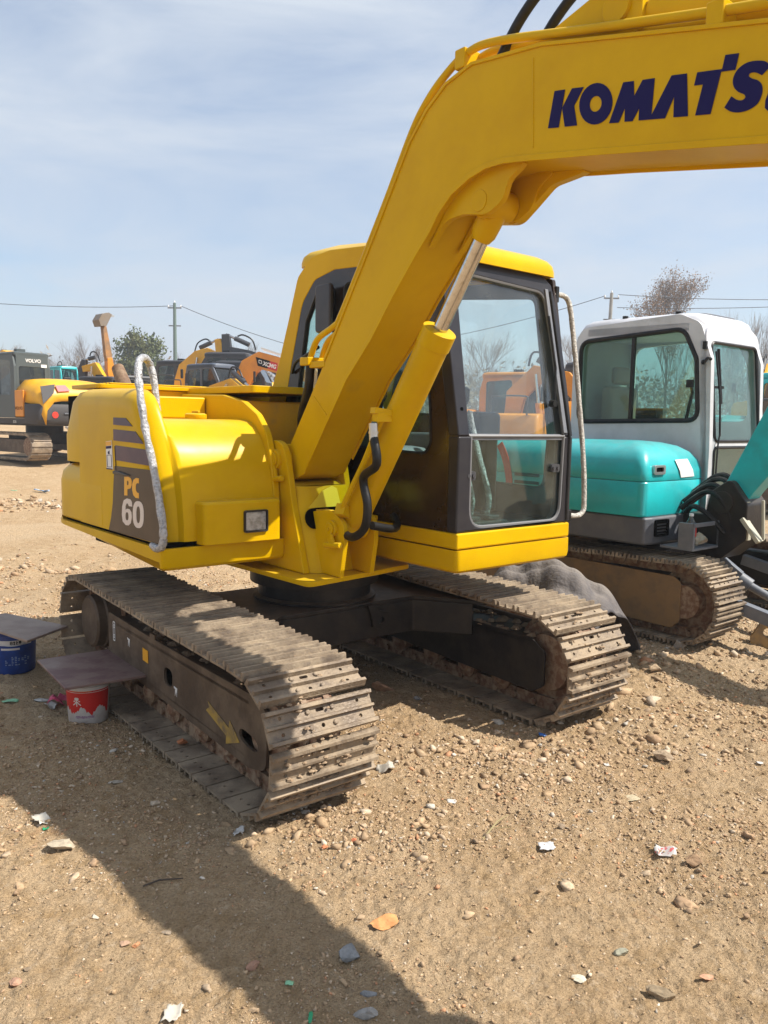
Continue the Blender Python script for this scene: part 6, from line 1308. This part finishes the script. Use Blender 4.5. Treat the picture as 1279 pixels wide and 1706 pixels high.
# undergrowth far behind
rg = np.random.RandomState(9); n = 9000; xx = rg.uniform(-110, 110, n); yy = rg.uniform(96, 150, n); base = terrain(xx, yy, False)
pts = np.c_[xx, yy, base + rg.rand(n) ** 1.3 * 6.5]; stuff(link('far_brush', leaves(pts, 42000, .6, .34, 2), pm('dry_brush', (.20, .165, .115), .9, col2=(.28, .22, .15), scale=.4), None, smooth_=False))
# ---------------------------------------------------------------- poles and wires
CONC = pm('weathered_concrete_pole', (.30, .30, .28), .8, col2=(.22, .22, .21), scale=2)
def pole(px, ytop, D, lab, lean=0., mat=CONC):
    b_ = spot(px, D); tp = far_at(px, ytop, D); t = thing('utility_pole', lab, 'utility pole', b_, 0., None); h = tp.z - b_.z
    g = G(); g.tube([(0, 0, -.3), (lean * h * .5, 0, h * .5), (lean * h, 0, h)], [.17, .145, .11], 12); mk('pole_shaft', g, mat, t)
    g = G(); g.bar((lean * h - .5, 0, h - .35), (lean * h + .5, 0, h - .35), .09, .09); g.bar((lean * h * .8 - .45, 0, h * .80), (lean * h * .8 + .45, 0, h * .80), .08, .08); mk('crossarm', g, GREYP, t)
    for x in (-.45, .45, 0):
        g = G(); g.lathe([(.02, 0), (.05, .03), (.05, .12), (.03, .16)], (lean * h + x, 0, h - .30 if x else h), n=10); mk('insulator', g, WHT, t)
    return Vector((b_.x + lean * h, D, tp.z - .2))
GRP = pm('greenish_pole', (.11, .16, .14), .7)
pa = pole(293, 505, 60, 'greenish utility pole rising behind the yellow boom on the left', 0, GRP); pb = pole(1005, 488, 55, 'grey concrete utility pole left of the russet tree, leaning a little', .018)
def wire(lab, a, b_, sag):
    q = [a.lerp(b_, i / 24) - Vector((0, 0, sag * 4 * (i / 24) * (1 - i / 24))) for i in range(25)]; g = G(); g.tube(q, .022, 5); o = mk('overhead_wire', g, pm('dark_wire', (.03, .03, .035), .6) if 'dark_wire' not in MATS else MATS['dark_wire'], None); tag(o, lab, 'wire', 'overhead wires')
wire('overhead wire running left from the greenish pole to the picture edge', pa, far_at(-300, 470, 62), .7)
wire('overhead wire sloping down right from the greenish pole towards the yellow cab', pa + Vector((.45, 0, 0)), far_at(640, 610, 60), .5)
wire('upper overhead wire running right from the concrete pole above the silver cab', pb + Vector((.45, 0, .1)), far_at(1700, 475, 54), .6)
wire('lower overhead wire running right from the concrete pole through the russet tree', pb + Vector((.4, 0, -.75)), far_at(1700, 478, 54), .5)
wire('overhead wire sloping down left from the concrete pole behind the yellow cab', pb + Vector((-.45, 0, .0)), far_at(560, 590, 56), .5)
# ---------------------------------------------------------------- haze
g = G().box(-720, 720, -70, 1120, -2.5, 18.5); hz = mk('haze', g, None, None, smooth_=False)
m = bpy.data.materials.new('haze_air'); m.use_nodes = True; nt_ = m.node_tree; nt_.nodes.clear(); o_ = nt_.nodes.new('ShaderNodeOutputMaterial'); pv = nt_.nodes.new('ShaderNodeVolumePrincipled'); pv.inputs['Density'].default_value = .0021; pv.inputs['Color'].default_value = (.86, .91, .97, 1); pv.inputs['Anisotropy'].default_value = .3; nt_.links.new(pv.outputs[0], o_.inputs['Volume'])
hz.data.materials.append(m); stuff(hz)
